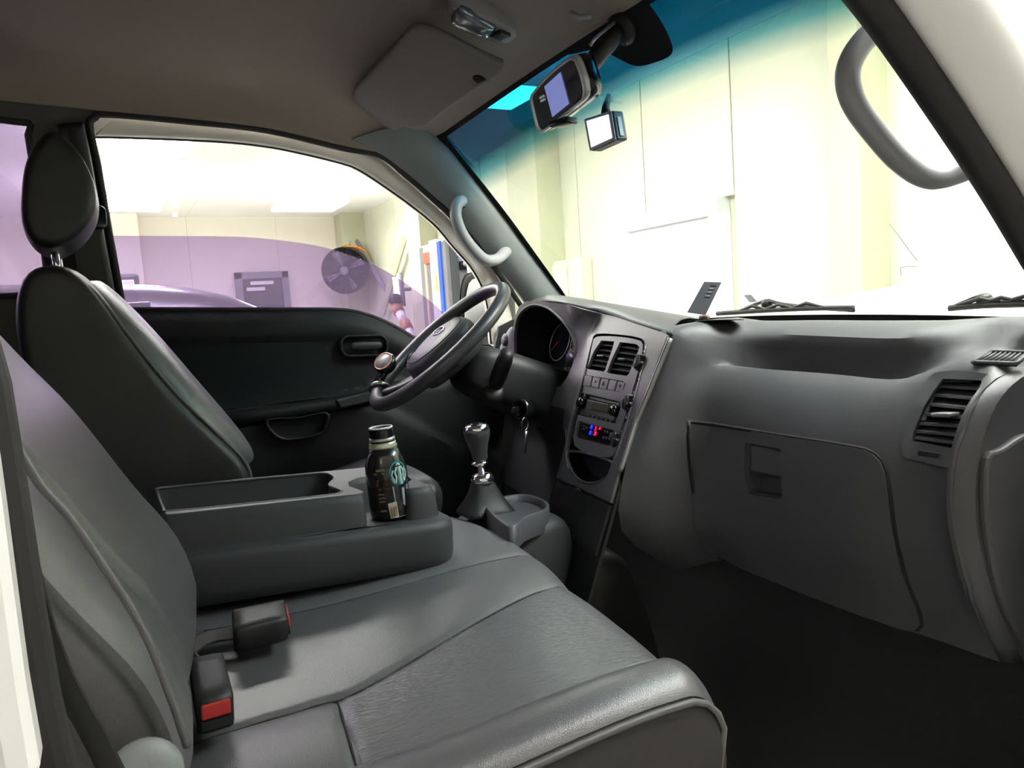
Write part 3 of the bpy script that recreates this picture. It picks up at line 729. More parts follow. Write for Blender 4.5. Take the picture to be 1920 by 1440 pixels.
mesh('pull_cup', *g_loft(rows, closed=True), 'black', dd)
mesh('pull_cup_floor', [ctr+(p-ctr)*0.84+V((0, 0.028, 0)) for p in pcs], [tuple(range(36))], 'void', dd)
sw = [P(a, b, y=0.648) for a, b in ((630, 750), (698, 733), (700, 752), (640, 766))]
mesh('switch_plate', *g_prism(sw, (0, 0.012, 0)), mat('switch_plate', (0.06, 0.066, 0.066), 0.4), dd, smooth=False, bevel=0.004)
# door mirror outside the driver's window
mt_ = thing('door_mirror', 'black door mirror with bright glass outside the driver window', 'mirror', (1.0, 0.84, 0.74))
mo = [(872, 517), (893, 509), (912, 512), (928, 530), (940, 570), (940, 620), (930, 650), (900, 655), (875, 640), (864, 600), (864, 550)]
mc = resample(spline([P(a, b, y=0.95) for a, b in mo], 4, closed=True), 40, True)
mcc = sum(mc, V((0, 0, 0)))/40
bk = V((0.9, 0.35, 0.02)).normalized()
rows = [[mcc+(p-mcc)*0.92 for p in mc], [p-bk*0.004 for p in mc], [p+bk*0.03 for p in mc], [mcc+(p-mcc)*0.8+bk*0.075 for p in mc], [mcc+(p-mcc)*0.4+bk*0.1 for p in mc]]
mesh('housing', *g_loft(rows, closed=True, caps=True), 'black', mt_)
mi = [(884, 532), (905, 520), (917, 524), (929, 545), (935, 590), (930, 640), (903, 645), (882, 630), (876, 590)]
mg = resample(spline([P(a, b, y=0.947) for a, b in mi], 4, closed=True), 30, True)
mesh('mirror_glass', *g_prism([p-bk*0.012 for p in mg], bk*0.006), mat('mirror_white', (0.95, 0.95, 0.96), 0.25, metal=1.0), mt_, smooth=False)
mesh('mirror_arm', *g_tube([mcc+bk*0.04+V((0, 0, -0.05)), V((1.06, 0.84, 0.76)), V((1.06, 0.76, 0.74))], 0.018, 8), 'black', mt_)

# ================================================================== driver's seat
def sm(prof, n=48): return [tuple(p)[:2] for p in resample(spline([V((a, b, 0)) for a, b in prof], 6, closed=True), n, True)]
ds = thing('driver_chair', 'black leather driver seat with tall headrest beside the far door', 'seat', (0.25, 0.36, 0.2))
bp_ = sm([(-0.095, 0.885), (-0.04, 0.893), (0.0, 0.85), (0.045, 0.775), (0.105, 0.685), (0.165, 0.615), (0.212, 0.557), (0.225, 0.49), (0.17, 0.43), (0.02, 0.42), (-0.05, 0.5), (-0.09, 0.65), (-0.112, 0.8)])
mesh('backrest', *pillow(bp_, 0.165, 0.56, 0.022, crown=0.012), 'leather_dark', ds, sub=1)
pip = spline([V((a, 0.185, b)) for a, b in ((-0.04, 0.887), (0.0, 0.848), (0.047, 0.775), (0.107, 0.686), (0.167, 0.616), (0.214, 0.557), (0.224, 0.51))], 6)
mesh('piping', *g_tube(pip, 0.0035, 6), 'piping', ds)
fb = []
for (a, b), y in (((-0.02, 0.872), 0), ((0.06, 0.78), 0), ((0.13, 0.68), 0), ((0.19, 0.6), 0), ((0.235, 0.53), 0)):
    fb.append([V((a-0.03, 0.24, b)), V((a+0.012, 0.27, b+0.012)), V((a+0.02, 0.36, b+0.015)), V((a+0.022, 0.46, b+0.016)), V((a-0.02, 0.53, b))])
mesh('backrest_panel', *g_loft(fb), 'leather', ds, sub=2, solid=0.02)
cp = sm([(0.08, 0.33), (0.08, 0.43), (0.2, 0.435), (0.4, 0.455), (0.54, 0.49), (0.585, 0.485), (0.6, 0.44), (0.57, 0.37), (0.5, 0.33)])
mesh('cushion', *pillow(cp, 0.175, 0.57, 0.05, crown=0.005), 'leather_dark', ds, sub=1)
mesh('seat_base', *g_box((0.3, 0.37, 0.28), (0.5, 0.34, 0.18)), 'black', ds, bevel=0.02)
hp = sm([(-0.06, 1.118), (-0.035, 1.112), (-0.013, 1.085), (0.004, 1.04), (0.004, 0.995), (-0.02, 0.955), (-0.055, 0.93), (-0.085, 0.935), (-0.101, 0.965), (-0.101, 1.01), (-0.09, 1.07)])
mesh('headrest', *pillow(hp, 0.245, 0.475, 0.018, crown=0.004), 'leather_dark', ds, sub=1)
for y in (0.30, 0.42):
    mesh('headrest_post', *g_tube([(-0.062, y, 0.945), (-0.058, y, 0.9), (-0.055, y, 0.875)], 0.006, 10), 'chrome', ds)
    mesh('post_collar', *g_lathe([(0.012, 0), (0.012, 0.008), (0.009, 0.012)], (-0.056, y, 0.886)), 'gloss_black', ds)

# ================================================================== passenger bench
ps = thing('passenger_bench', 'wide charcoal leather passenger bench with piped outer edge', 'seat', (0.3, -0.3, 0.2))
XF = [(-0.68, 0.505), (-0.6, 0.525), (-0.46, 0.545), (-0.3, 0.572), (-0.15, 0.606), (-0.03, 0.61), (0.14, 0.605)]
seams = [[V((0.02, -0.455, 0)), V((0.217, -0.435, 0)), V((0.362, -0.372, 0)), V((0.5, -0.318, 0)), V((0.6, -0.293, 0))],
         [V((0.1, -0.16, 0)), V((0.459, -0.152, 0)), V((0.63, -0.15, 0))],
         [V((0.2, -0.44, 0)), V((0.19, -0.5, 0)), V((0.179, -0.585, 0))],
         [V((0.0, -0.582, 0)), V((0.3, -0.586, 0)), V((0.53, -0.59, 0))]]
def pdist(p, pl):
    b = 9
    for a, c in zip(pl, pl[1:]):
        d = c-a; t = max(0, min(1, (p-a).dot(d)/d.length_squared)); b = min(b, (p-a-d*t).length)
    return b
def seam1_y(x): return interp(x, [(v.x, v.y) for v in seams[0]])
def cush(u, y):                      # u 0 rear .. 1 front-top edge .. 1.35 underside
    xf = interp(y, XF); x = lerp(0.02, xf-0.03, min(u, 1.0)); z = 0.398+0.022*sstep(0.35, 0.95, u)-0.008*sstep(0, 0.12, 0.12-u)
    y1 = seam1_y(x)
    mid = (y1-0.585)/2
    z += 0.006*max(0, 1-((y-mid)/max(0.02, (y1+0.585)/2))**2) if -0.585 < y < y1 else 0
    z += 0.005*max(0, 1-((y-(y1-0.155)/2)/((-0.155-y1)/2))**2) if y1 < y < -0.155 else 0
    z += 0.008*max(0, 1-((y-0.0)/0.155)**2) if y > -0.155 else 0
    if y < -0.585: z += 0.024*math.sqrt(max(0, 1-((y+0.622)/0.04)**2))-0.004
    if u > 1.0:
        a = min(1.0, (u-1)/0.25)*math.pi/2; x += 0.045*math.sin(a); z -= 0.05*(1-math.cos(a))
        if u > 1.25: z -= 0.18*(u-1.25)/0.1; x -= 0.03*(u-1.25)/0.1
    p = V((x, y, 0))
    for s_ in seams:
        d = pdist(p, s_); z -= 0.0035*math.exp(-(d/0.005)**2)
    return V((x, y, z))
us = [k/95 for k in range(96)]+[1+0.25*k/12 for k in range(1, 13)]+[1.3, 1.35]
ys = [-0.66+0.80*k/150 for k in range(151)]
grid = [[cush(u, y) for y in ys] for u in us]
parts = {'cushion_insert': [], 'cushion_rear_panel': [], 'cushion_bolster': [], 'cushion_centre': [], 'cushion_roll': []}
for i in range(len(us)-1):
    for j in range(len(ys)-1):
        c = grid[i][j].lerp(grid[i+1][j+1], 0.5)
        if c.y < -0.586: k = 'cushion_roll'
        elif c.y < seam1_y(c.x): k = 'cushion_rear_panel' if c.x < 0.188 else 'cushion_insert'
        elif c.y < -0.152: k = 'cushion_bolster'
        else: k = 'cushion_centre'
        parts[k].append((i, j))
NY = len(ys)
for k, fl in parts.items():
    idx = {}; vs = []; fs = []
    for i, j in fl:
        f = []
        for a, b in ((i, j), (i, j+1), (i+1, j+1), (i+1, j)):
            if (a, b) not in idx: idx[(a, b)] = len(vs); vs.append(grid[a][b])
            f.append(idx[(a, b)])
        fs.append(tuple(f))
    mesh(k, vs, fs, 'insert' if k == 'cushion_insert' else 'leather', ps)
# stitched seams lying in the grooves
SEATT = BVHTree.FromPolygons([p for r_ in grid for p in r_], [(i*NY+j, i*NY+j+1, (i+1)*NY+j+1, (i+1)*NY+j) for i in range(len(us)-1) for j in range(NY-1)])
for s_ in seams:
    pts = []
    for q in resample(s_, 40):
        h_ = SEATT.ray_cast(V((q.x, q.y, 1.0)), V((0, 0, -1)))[0]
        if h_ is not None: pts.append(h_+V((0, 0, 0.0002)))
    mesh('seam', *g_tube(pts, 0.0013, 6), 'rubber', ps)
# side wall under the outer piping
edge = [grid[i][0] for i in range(len(us))]
rows = [[p+V((0, 0.002, 0.0)) for p in edge], [p+V((0, -0.006, -0.008)) for p in edge], [V((p.x, -0.672, lerp(p.z, 0.3, 0.5))) for p in edge], [V((p.x-0.01, -0.66, 0.24)) for p in edge]]
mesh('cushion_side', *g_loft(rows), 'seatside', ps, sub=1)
mesh('piping', *g_tube([p+V((0, -0.006, -0.003)) for p in edge[3:109:3]], 0.0035, 6), 'piping', ps)
mesh('seat_base', *g_box((0.28, -0.26, 0.24), (0.46, 0.76, 0.2)), 'black', ps, bevel=0.02)
# backrest with a groove between bolster and centre face
pb = sm([(-0.27, 0.98), (-0.21, 0.96), (-0.15, 0.87), (-0.078, 0.768), (-0.028, 0.702), (0.03, 0.607), (0.071, 0.545), (0.091, 0.488), (0.09, 0.45), (0.065, 0.397), (-0.02, 0.37), (-0.1, 0.42), (-0.17, 0.62), (-0.27, 0.85), (-0.3, 0.95)], 72)
vs, fs = pillow(pb, -0.665, -0.17, 0.06, n=7, crown=0.008, m=24)
for v in vs:
    if v.x > -0.06-0.45*(v.z-0.6):
        d = v.y+0.50; v.x -= 0.012*math.exp(-(d/0.012)**2); v.z -= 0.006*math.exp(-(d/0.012)**2)
        v.x -= 0.012*sstep(-0.58, -0.66, v.y)
    v.x -= min(0.045, 0.17*max(0.0, -0.2-v.y))
n72 = 72
fa = [f for f in fs if len(f) > 4 or min(vs[i].y for i in f) < -0.640]; fb_ = [f for f in fs if f not in set(fa)]
fa = [f for f in fa if sum(vs[i].y for i in f)/len(f) < -0.3]; fb_ = [f for f in fs if f not in set(fa)]
mesh('backrest', vs, fb_, 'leather', ps)
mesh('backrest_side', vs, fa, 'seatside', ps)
np_ = spline([P(a, b, y=-0.645) for a, b in ((-40, 560), (0, 760), (65, 893), (130, 970), (200, 1070), (268, 1180), (318, 1300), (352, 1400))], 6)
mesh('backrest_seam', *g_tube(np_, 0.003, 6), 'leather', ps)
rc = P(272, 1500, y=-0.70)
mesh('recliner_cover', *g_lathe([(0.026, 0), (0.0255, 0.008), (0.021, 0.014), (0.01, 0.017)], rc+V((0, 0.03, 0)), axis=(0.1, -1, 0.25), n=32), 'pillar', ps, sub=1)
# near seat belt running down beside the bench
sb = thing('passenger_seat_belt', 'dark seat belt webbing running down beside the passenger bench', 'seat belt', (0.0, -0.71, 0.3))
bl = [P(a, b, y=-0.715) for a, b in ((20, 900), (70, 1120), (110, 1240), (150, 1320), (182, 1375), (240, 1490))]
bl = spline(bl, 5)
mesh('webbing', *g_loft([[p+V((-0.010, 0.01, 0)), p+V((-0.003, 0, 0)), p+V((0.005, -0.004, 0))] for p in bl]), 'black', sb, solid=0.002)
# ================================================================== dashboard
db = thing('dashboard', 'dark grey plastic dashboard spanning the whole cab under the windscreen', 'dashboard', (1.05, 0, 0.35))
AN, AD = V((1, -0.12, 0)), 0.906            # plane of the instrument hood's rim
CN, CD = V((1, -0.17, -0.36)), 0.6367       # plane of the centre stack, leaning and turned to the driver
def A_(px, py): return PN(px, py, AN, AD)
def C_(px, py): return PN(px, py, CN, CD)
def fx(y, z):                               # rearward surface of the driver's side fascia
    a = AD+0.12*y; b = CD+0.17*y+0.36*z
    h = max(0.0, min(1.0, 0.5+(b-a)/0.06))*sstep(0.15, 0.24, y); m = lerp(b, a, h)-0.02*h*(1-h)*sstep(0.18, 0.26, y)
    m += 0.016*math.exp(-((y-0.185)/0.03)**2-((z-0.80)/0.03)**2)
    m += 0.05*sstep(0.60, 0.50, z)*sstep(0.14, 0.2, y)
    return m
def F_(y, z, d=0.0): return V((fx(y, z)-d, y, z))
def fhit(px, py, d=0.0):
    p = C_(px, py)
    for _ in range(12): p = P(px, py, x=fx(p.y, p.z)-d)
    return p
arch_px = [(975, 705), (970, 660), (970, 625), (976, 595), (990, 578), (1008, 572), (1028, 577), (1043, 587), (1064, 608), (1078, 632), (1083, 658), (1082, 688), (1075, 716), (1062, 726), (1022, 714), (993, 708)]
ARC = resample(spline([A_(a, b) for a, b in arch_px], 6, closed=True), 64, True)
ARC2 = [(p.y, p.z) for p in ARC]
acx = sum(a for a, b in ARC2)/64; acz = sum(b for a, b in ARC2)/64
def stack_loop(pts, n=None, rnd=3): 
    q = [C_(a, b) for a, b in pts]; return [(p.y, p.z) for p in q]
# opening of the centre stack
so = [(1122, 628), (1165, 629), (1206, 636), (1214, 648), (1208, 690), (1192, 745), (1170, 815), (1152, 868), (1138, 902), (1104, 910), (1076, 890), (1066, 860), (1073, 815), (1088, 750), (1105, 680), (1114, 642)]
SO = resample(spline([C_(a, b) for a, b in so], 4, closed=True), 70, True); SO2 = [(p.y, p.z) for p in SO]
top_px = [(1022, 566), (1064, 570), (1127, 587), (1189, 606), (1250, 626)]
outl = [(0.175, 0.47), (0.20, 0.605), (0.4, 0.605), (0.60, 0.605), (0.60, 0.62), (0.598, 0.70), (0.597, 0.76), (0.583, 0.812), (0.545, 0.842), (0.50, 0.852)]
outl += [(p.y, p.z) for p in (fhit(a, b) for a, b in top_px)]
rt = [C_(a, b) for a, b in ((1256, 632), (1237, 682), (1214, 740), (1193, 790), (1179, 840), (1165, 885))]
outl += [(p.y, p.z) for p in rt]+[(-0.112, 0.47), (0.03, 0.47)]
vs, fs = g_fill(outl, [ARC2, SO2], 0.014, F_)
mesh('fascia', vs, fs, 'fascia', db, solid=0.006, offset=-1)
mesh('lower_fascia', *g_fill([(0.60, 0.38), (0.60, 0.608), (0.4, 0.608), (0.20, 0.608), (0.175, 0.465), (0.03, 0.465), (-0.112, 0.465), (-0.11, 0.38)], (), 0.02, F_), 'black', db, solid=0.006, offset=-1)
# rim of the hood, tunnel of the instrument binnacle, instruments
rows = []
for k, (sc, dx) in enumerate(((1.05, 0.004), (1.03, -0.008), (1.0, -0.010), (0.985, -0.002), (0.96, 0.06), (0.93, 0.13))):
    rows.append([V((AD+0.12*(acx+(a-acx)*sc)+dx, acx+(a-acx)*sc, acz+(b-acz)*sc)) for a, b in ARC2])
mesh('hood_rim', *g_loft(rows[:4], closed=True), 'fascia', db)
mesh('binnacle', *g_loft(rows[3:], closed=True), 'black', db, solid=0.003)
ic = thing  # readable alias not used further
ip_o = V((AD+0.12*acx+0.10, acx, acz)); ipn = V((-1, 0.05, 0.28)).normalized(); IPB = frame_n(ipn)
ins = mesh('instrument_panel', *g_plate(ip_o, IPB, rrect(0.36, 0.2, 0.05), 0.006), 'gloss_black', db)
for dx_, rr in ((-0.085, 0.05), (0.085, 0.05), (0.0, 0.025)):
    mesh('gauge_ring', *g_tube([ip_o+IPB @ V((dx_+rr*math.cos(2*math.pi*k/30), 0.01+rr*math.sin(2*math.pi*k/30), 0.008)) for k in range(30)], 0.0016, 6, closed=True), 'silver', ins)
    mesh('gauge_needle', *g_tube([ip_o+IPB @ V((dx_, 0.01, 0.012)), ip_o+IPB @ V((dx_-rr*0.6, 0.01-rr*0.5, 0.012))], 0.0015, 5), 'red', ins)
for a, b in ((1013, 703), (1052, 712)):
    p = P(a, b, x=0.99)
    mesh('trip_button', *g_lathe([(0.004, 0), (0.004, 0.015), (0.003, 0.017)], p, axis=(-1, 0.2, 0.2), n=10), 'chrome', db)
# lower lip under the instruments, catching the light
lipr = [A_(a, b) for a, b in ((985, 712), (1010, 716), (1040, 722), (1062, 729), (1076, 722))]
lipr = resample(spline(lipr, 5), 16)
rows = [[p+V((0.05, 0, 0.012)), p+V((0.0, 0, 0.004)), p+V((-0.022, 0, -0.004)), p+V((-0.03, 0, -0.022)), p+V((-0.022, 0.0, -0.05)), p+V((0.0, 0, -0.085))] for p in lipr]
mesh('lower_lip', *g_loft(rows), 'fascia', db, sub=1, solid=0.004)
# silver edge strips either side of the stack
for pts, r_ in (([(1100, 690), (1085, 740), (1070, 800), (1063, 850), (1068, 880)], 0.004), ([(1257, 634), (1236, 686), (1213, 743), (1192, 793), (1177, 842), (1163, 884)], 0.005), ([(1214, 650), (1207, 692), (1196, 735), (1186, 765), (1173, 812), (1156, 860)], 0.0045)):
    mesh('edge_strip', *g_tube(spline([fhit(a, b, 0.003) for a, b in pts], 5), r_, 8), 'silver', db)
# switch pod with a round button left of the instruments
pod = [A_(a, b) for a, b in ((962, 612), (951, 625), (942, 645), (936, 668), (934, 690), (950, 690), (964, 690), (966, 650))]
pod = [p+V((0.0, 0, 0)) for p in resample(spline(pod, 4, closed=True), 32, True)]
pcn = sum(pod, V((0, 0, 0)))/32
mesh('switch_pod', *g_loft([[p+V((0.06, 0, 0)) for p in pod], [p for p in pod], [pcn+(p-pcn)*0.93+V((-0.006, 0, 0)) for p in pod], [pcn+(p-pcn)*0.5+V((-0.007, 0, 0)) for p in pod]], closed=True, caps=True), 'switch', db)
pbn = A_(952, 637)+V((-0.008, 0, 0))
for r_, h_, m_ in ((0.017, 0.003, 'fascia'), (0.013, 0.006, 'switch')):
    mesh('round_button', *g_lathe([(r_, -0.004), (r_, h_), (r_*0.8, h_+0.001)], pbn, axis=(-1, 0.1, 0.1), n=24), m_, db)
mesh('pod_slot', *g_plate(A_(945, 665)+V((-0.006, 0, 0)), frame_n((-1, 0.1, 0.1)), rrect(0.03, 0.01, 0.002), 0.003), 'void', db)

# ---- padded upper deck in front of the driver
L0 = resample(spline([fhit(a, b) for a, b in ((990, 571), (1022, 564), (1064, 569), (1127, 586), (1189, 605), (1258, 626))], 6), 40)
L1 = resample(spline([P(a, b, x=x) for a, b, x in ((992, 568, 0.985), (1022, 560, 0.98), (1064, 563, 0.975), (1127, 575, 0.972), (1189, 588, 0.96), (1272, 604, 0.945))], 6), 40)
L2 = resample(spline([P(a, b, x=1.08) for a, b in ((1003, 561), (1033, 552), (1085, 558), (1168, 571), (1252, 585), (1300, 594))], 6), 40)
rows = []
for a, b, c in zip(L0, L1, L2):
    rows.append([a+V((0.01, 0, -0.004)), a, a.lerp(b, 0.5)+V((-0.004, 0, 0.0)), b, b.lerp(c, 0.3)+V((0, 0, 0.003)), c, V((1.22, c.y*1.1, c.z-0.03))])
mesh('upper_pad', *g_loft(rows), 'pad', db, sub=1, solid=0.004)

# ---- passenger side: stations across the cab, profile from windscreen down to the toe board
ridge_px = [(1945, 678), (1878, 710), (1832, 760), (1800, 850), (1792, 950), (1803, 1030), (1832, 1130), (1886, 1243)]
RG = [P(a, b, y=-0.65) for a, b in ridge_px]
ST = [
 (-0.118, [(1.21, .775), (1.08, .795), (.945, .785), (.900, .775), (.886, .764), (.870, .715), (.853, .661), (.838, .613), (.812, .54), (.80, .42), (.92, .33)]),
 (-0.150, [(1.21, .775), (1.08, .790), (.955, .783), (.915, .772), (.900, .755), (.888, .712), (.872, .661), (.858, .613), (.838, .54), (.84, .42), (.93, .34)]),
 (-0.180, [(1.21, .775), (1.08, .788), (.99, .772), (.962, .750), (.945, .722), (.938, .706), (.912, .664), (.898, .610), (.885, .54), (.89, .43), (.945, .355)]),
 (-0.215, [(1.21, .775), (1.09, .787), (1.015, .765), (1.0, .735), (.99, .706), (.968, .708), (.935, .664), (.920, .608), (.908, .54), (.914, .43), (.955, .365)]),
 (-0.30, [(1.21, .775), (1.10, .786), (1.03, .762), (1.035, .722), (1.03, .688), (.998, .704), (.960, .664), (.935, .606), (.925, .54), (.93, .44), (.945, .366)]),
 (-0.40, [(1.21, .775), (1.10, .783), (1.035, .758), (1.042, .718), (1.038, .684), (1.006, .701), (.970, .664), (.940, .604), (.930, .54), (.937, .44), (.960, .356)]),
 (-0.49, [(1.21, .775), (1.10, .781), (1.035, .756), (1.042, .718), (1.036, .686), (1.008, .697), (.975, .664), (.945, .604), (.935, .54), (.942, .44), (.975, .348)]),
 (-0.535, [(1.21, .775), (1.11, .782), (1.06, .762), (1.045, .735), (1.035, .712), (1.015, .704), (.985, .664), (.958, .606), (.945, .54), (.95, .44), (.985, .345)]),
 (-0.58, [(1.21, .775), (1.12, .784), (1.09, .765), (1.065, .742), (1.04, .730), (1.020, .712), (.994, .664), (.968, .608), (.954, .54), (.960, .44), (.998, .341)]),
 (-0.62, [(1.21, .78), (1.12, .784), (1.085, .762), (1.06, .738), (1.035, .726), (1.016, .708), (.990, .664), (.966, .608), (.955, .54), (.964, .44), (1.005, .338)]),
 (-0.645, [(1.21, .78), (1.12, .782), (1.085, .760)]+[(p.x-0.004, p.z) for p in (RG[0], RG[1], RG[2], RG[2].lerp(RG[3], .5), RG[3], RG[4], RG[6], RG[7])]),
]
def pf(y, z):                               # x of the lower passenger face at (y, z)
    y = max(-0.62, min(-0.12, y))
    for (a, pa), (b, pb2) in zip(ST, ST[1:]):
        if b <= y <= a:
            t_ = (y-a)/(b-a); f1 = interp(z, sorted((q[1], q[0]) for q in pa[5:])); f2 = interp(z, sorted((q[1], q[0]) for q in pb2[5:]))
            return lerp(f1, f2, t_)
def phit(px, py, d=0.0):
    x_ = 0.95
    for _ in range(14):
        p = P(px, py, x=x_-d); x_ = pf(p.y, p.z)
    return p
rows = [spline([V((x, y, z)) for x, z in pr], 3) for y, pr in ST]
rows = [list(r) for r in zip(*rows)]; rows = [spline(r, 3) for r in rows]
PAD = g_loft(rows); PADT = BVHTree.FromPolygons(PAD[0], PAD[1])
def bhit(px, py, d=0.0):
    r_ = ray(px, py).normalized(); q = PADT.ray_cast(CAM, r_)[0]; return None if q is None else q-r_*d
# end panel facing the near door
ep = spline(RG, 4)
en = [p for p in ep]+[V((1.18, -0.655, 0.40)), V((1.2, -0.655, 0.76))]
rows = [[p+V((0, 0.012, 0)) for p in en], [p+V((0.004, -0.004, 0)) for p in en], [p+V((0.02, -0.012, 0)) if i < len(ep) else p for i, p in enumerate(en)]]
mesh('end_panel', *join(g_loft(rows, closed=True), ([p for p in rows[2]], [tuple(range(len(en)))])), 'dash', db)
go = [P(a, b, y=-0.672) for a, b in ((1855, 860), (1875, 845), (1960, 845), (1960, 1260), (1925, 1210), (1880, 1120), (1858, 1020), (1850, 930))]
mesh('end_cover', *g_prism(resample(spline(go, 6, closed=True), 70, True), (0, 0.012, 0)), mat('end_cover', (0.075, 0.075, 0.08), 0.5, bump=0.1, bscale=900), db, smooth=False, bevel=0.004)

# ---- glove box door, flush with a dark gap, and its recessed handle
gp = [(1293, 800), (1306, 792), (1450, 814), (1600, 838), (1640, 850), (1660, 874), (1670, 930), (1680, 1000), (1700, 1085), (1728, 1178), (1640, 1158), (1530, 1118), (1430, 1078), (1342, 1040), (1318, 1000), (1303, 930), (1294, 860)]
gl_ = [phit(a, b) for a, b in gp]; GL = resample(spline(gl_, 4, closed=True), 90, True)
hpx = [(1403, 830), (1472, 842), (1474, 920), (1472, 935), (1410, 925), (1402, 880)]
HL = resample([phit(a, b) for a, b in hpx], 40, True)
GL2 = [(p.y, p.z) for p in GL]; HL2 = [(p.y, p.z) for p in HL]
gd = mesh('glove_box_door', *g_fill(GL2, [HL2], 0.02, lambda y, z: V((pf(y, z)-0.006, y, z))), 'dash', db, solid=0.005, offset=0)
mesh('glove_box_gap', *g_tube([V((p.x-0.0015, p.y, p.z)) for p in GL], 0.0035, 6, closed=True), 'void', db)
hcn = sum(HL, V((0, 0, 0)))/40
mesh('handle_recess', *join(g_loft([[p+V((-0.007, 0, 0)) for p in HL], [hcn+(p-hcn)*0.97+V((0.024, 0, 0.0)) for p in HL]], closed=True), ([hcn+(p-hcn)*0.97+V((0.024, 0, 0)) for p in HL], [tuple(range(40))])), 'dash', gd)
h1 = [phit(a, b, 0.006) for a, b in ((1406, 834), (1470, 846), (1471, 896), (1406, 884))]
mesh('handle_flap', *g_prism(h1, (0.012, 0, 0)), 'dash', gd, smooth=False, bevel=0.003)

# ---- passenger face vent: surround, cavity, slats, tab
def lerp2(a, b, t): return (a[0]+(b[0]-a[0])*t, a[1]+(b[1]-a[1])*t)
vl = [(1770, 711), (1752, 735), (1735, 762), (1723, 790), (1714, 812), (1711, 828)]
vr = [(1845, 714), (1829, 742), (1815, 770), (1803, 795), (1793, 820), (1786, 842)]
VO = [phit(*q, 0.004) for q in vl]+[phit(*q, 0.004) for q in reversed(vr)]
VO = resample(VO, 60, True); voc = sum(VO, V((0, 0, 0)))/60
sv_px = [(1757, 699), (1860, 703), (1838, 745), (1815, 800), (1800, 850), (1790, 878), (1700, 858), (1696, 835), (1705, 795), (1728, 740)]
SV = resample(spline([phit(*q, 0.003) for q in sv_px], 3, closed=True), 60, True)
def grow(lp, k):
    c_ = (sum(a for a, b in lp)/len(lp), sum(b for a, b in lp)/len(lp)); return [(c_[0]+(a-c_[0])*k, c_[1]+(b-c_[1])*k) for a, b in lp]
cut = [grow([(p.y, p.z) for p in VO], 1.06), grow(HL2, 1.12)]
PF = [f for f in PAD[1] if not any(inside(((sum((PAD[0][i].y for i in f))/len(f)), sum((PAD[0][i].z for i in f))/len(f)), c_) and min(PAD[0][i].x for i in f) < 1.03 for c_ in cut)]
mesh('passenger_pad', PAD[0], PF, 'dash', db, solid=0.004, offset=-1)
vv = mesh('vent_surround', *g_fill([(p.y, p.z) for p in SV], [[(p.y, p.z) for p in VO]], 0.02, lambda y, z: V((pf(y, z)-0.005, y, z))), 'dash', db, solid=0.004)
mesh('vent_cavity', *join(g_loft([[p+V((-0.002, 0, 0)) for p in VO], [p+V((0.04, 0, 0)) for p in VO]], closed=True), ([p+V((0.04, 0, 0)) for p in VO], [tuple(range(60))])), 'void', db)
def along(poly, t):
    k = t*(len(poly)-1); i = min(len(poly)-2, int(k)); return lerp2(poly[i], poly[i+1], k-i)
for j in range(7):
    t_ = (j+0.75)/7.6
    a, b = phit(*along(vl, t_)), phit(*along(vr, t_))
    mesh('vent_slat', *g_loft([[a+V((0.0, 0, -0.003)), b+V((0.0, 0, -0.003))], [a+V((0.001, 0, 0.0)), b+V((0.001, 0, 0.0))], [a+V((0.028, 0, 0.006)), b+V((0.028, 0, 0.006))], [a+V((0.027, 0, 0.003)), b+V((0.027, 0, 0.003))]], closed=False), 'pad', vv, solid=0.0015, smooth=False)
tb = phit(1775, 777, 0.006)
mesh('vent_tab', *g_box(tb, (0.03, 0.026, 0.006), rot(x=-4)), 'silver', vv, bevel=0.002)
wb = [phit(a, b, 0.004) for a, b in ((1723, 842), (1765, 850), (1764, 860), (1722, 854))]
mesh('vent_wheel', *g_prism(wb, (-0.003, 0, 0)), 'black', vv, smooth=False, bevel=0.002)
# demister grille on top
hq = [q for q in (bhit(a, b) for a, b in ((1822, 677), (1850, 662), (1868, 674), (1840, 672), (1860, 660), (1835, 682))) if q is not None]
dn_ = (hq[1]-hq[0]).cross(hq[2]-hq[0]).normalized()
dn_ = dn_ if dn_.z > 0 else -dn_
dd_ = dn_.dot(hq[0])+0.003
dg = [PN(a, b, dn_, dd_) for a, b in ((1824, 679), (1858, 659), (1930, 661), (1906, 682))]
gm_ = mesh('demister_frame', *g_tube(resample(dg, 40, True), 0.003, 6, closed=True), 'dash', db)
mesh('demister_shade_plate', *g_prism(dg, (0, 0, -0.004)), 'void', db, smooth=False)  # flush black plate, stands in for the shade between the slats
for j in range(8):
    t_ = (j+0.5)/8
    a, b = dg[0].lerp(dg[3], t_), dg[1].lerp(dg[2], t_)
    mesh('demister_slat', *g_tube([a, b], 0.0018, 5), 'dash', gm_)

# ---- centre stack: back plate, twin vents, switches, knobs, storage bin
def CB(n=0): return frame_n((-1, 0.17, 0.36))
cb = CB()
back = [p+V((0.03, 0, 0)) for p in SO]
mesh('stack_recess', *join(g_loft([SO, back], closed=True), (back, [tuple(range(70))])), 'black', db)
plate_px = [(1124, 632), (1165, 632), (1204, 639), (1211, 650), (1204, 690), (1188, 745), (1167, 815), (1150, 858), (1082, 836), (1091, 770), (1107, 690), (1116, 645)]
PLT = resample(spline([C_(a, b) for a, b in plate_px], 3, closed=True), 60, True)
def quad(px): return resample([C_(a, b) for a, b in px], 28, True)
vL = [(1133, 639), (1158, 641), (1139, 698), (1106, 692), (1118, 660)]; vR = [(1168, 642), (1200, 646), (1205, 653), (1183, 706), (1143, 700), (1152, 675)]
bw = [(1100, 703), (1178, 716), (1179, 722), (1172, 736), (1096, 723)]
rw = [(1096, 737), (1172, 755), (1160, 795), (1086, 777)]; cw = [(1089, 789), (1158, 807), (1149, 837), (1083, 819)]
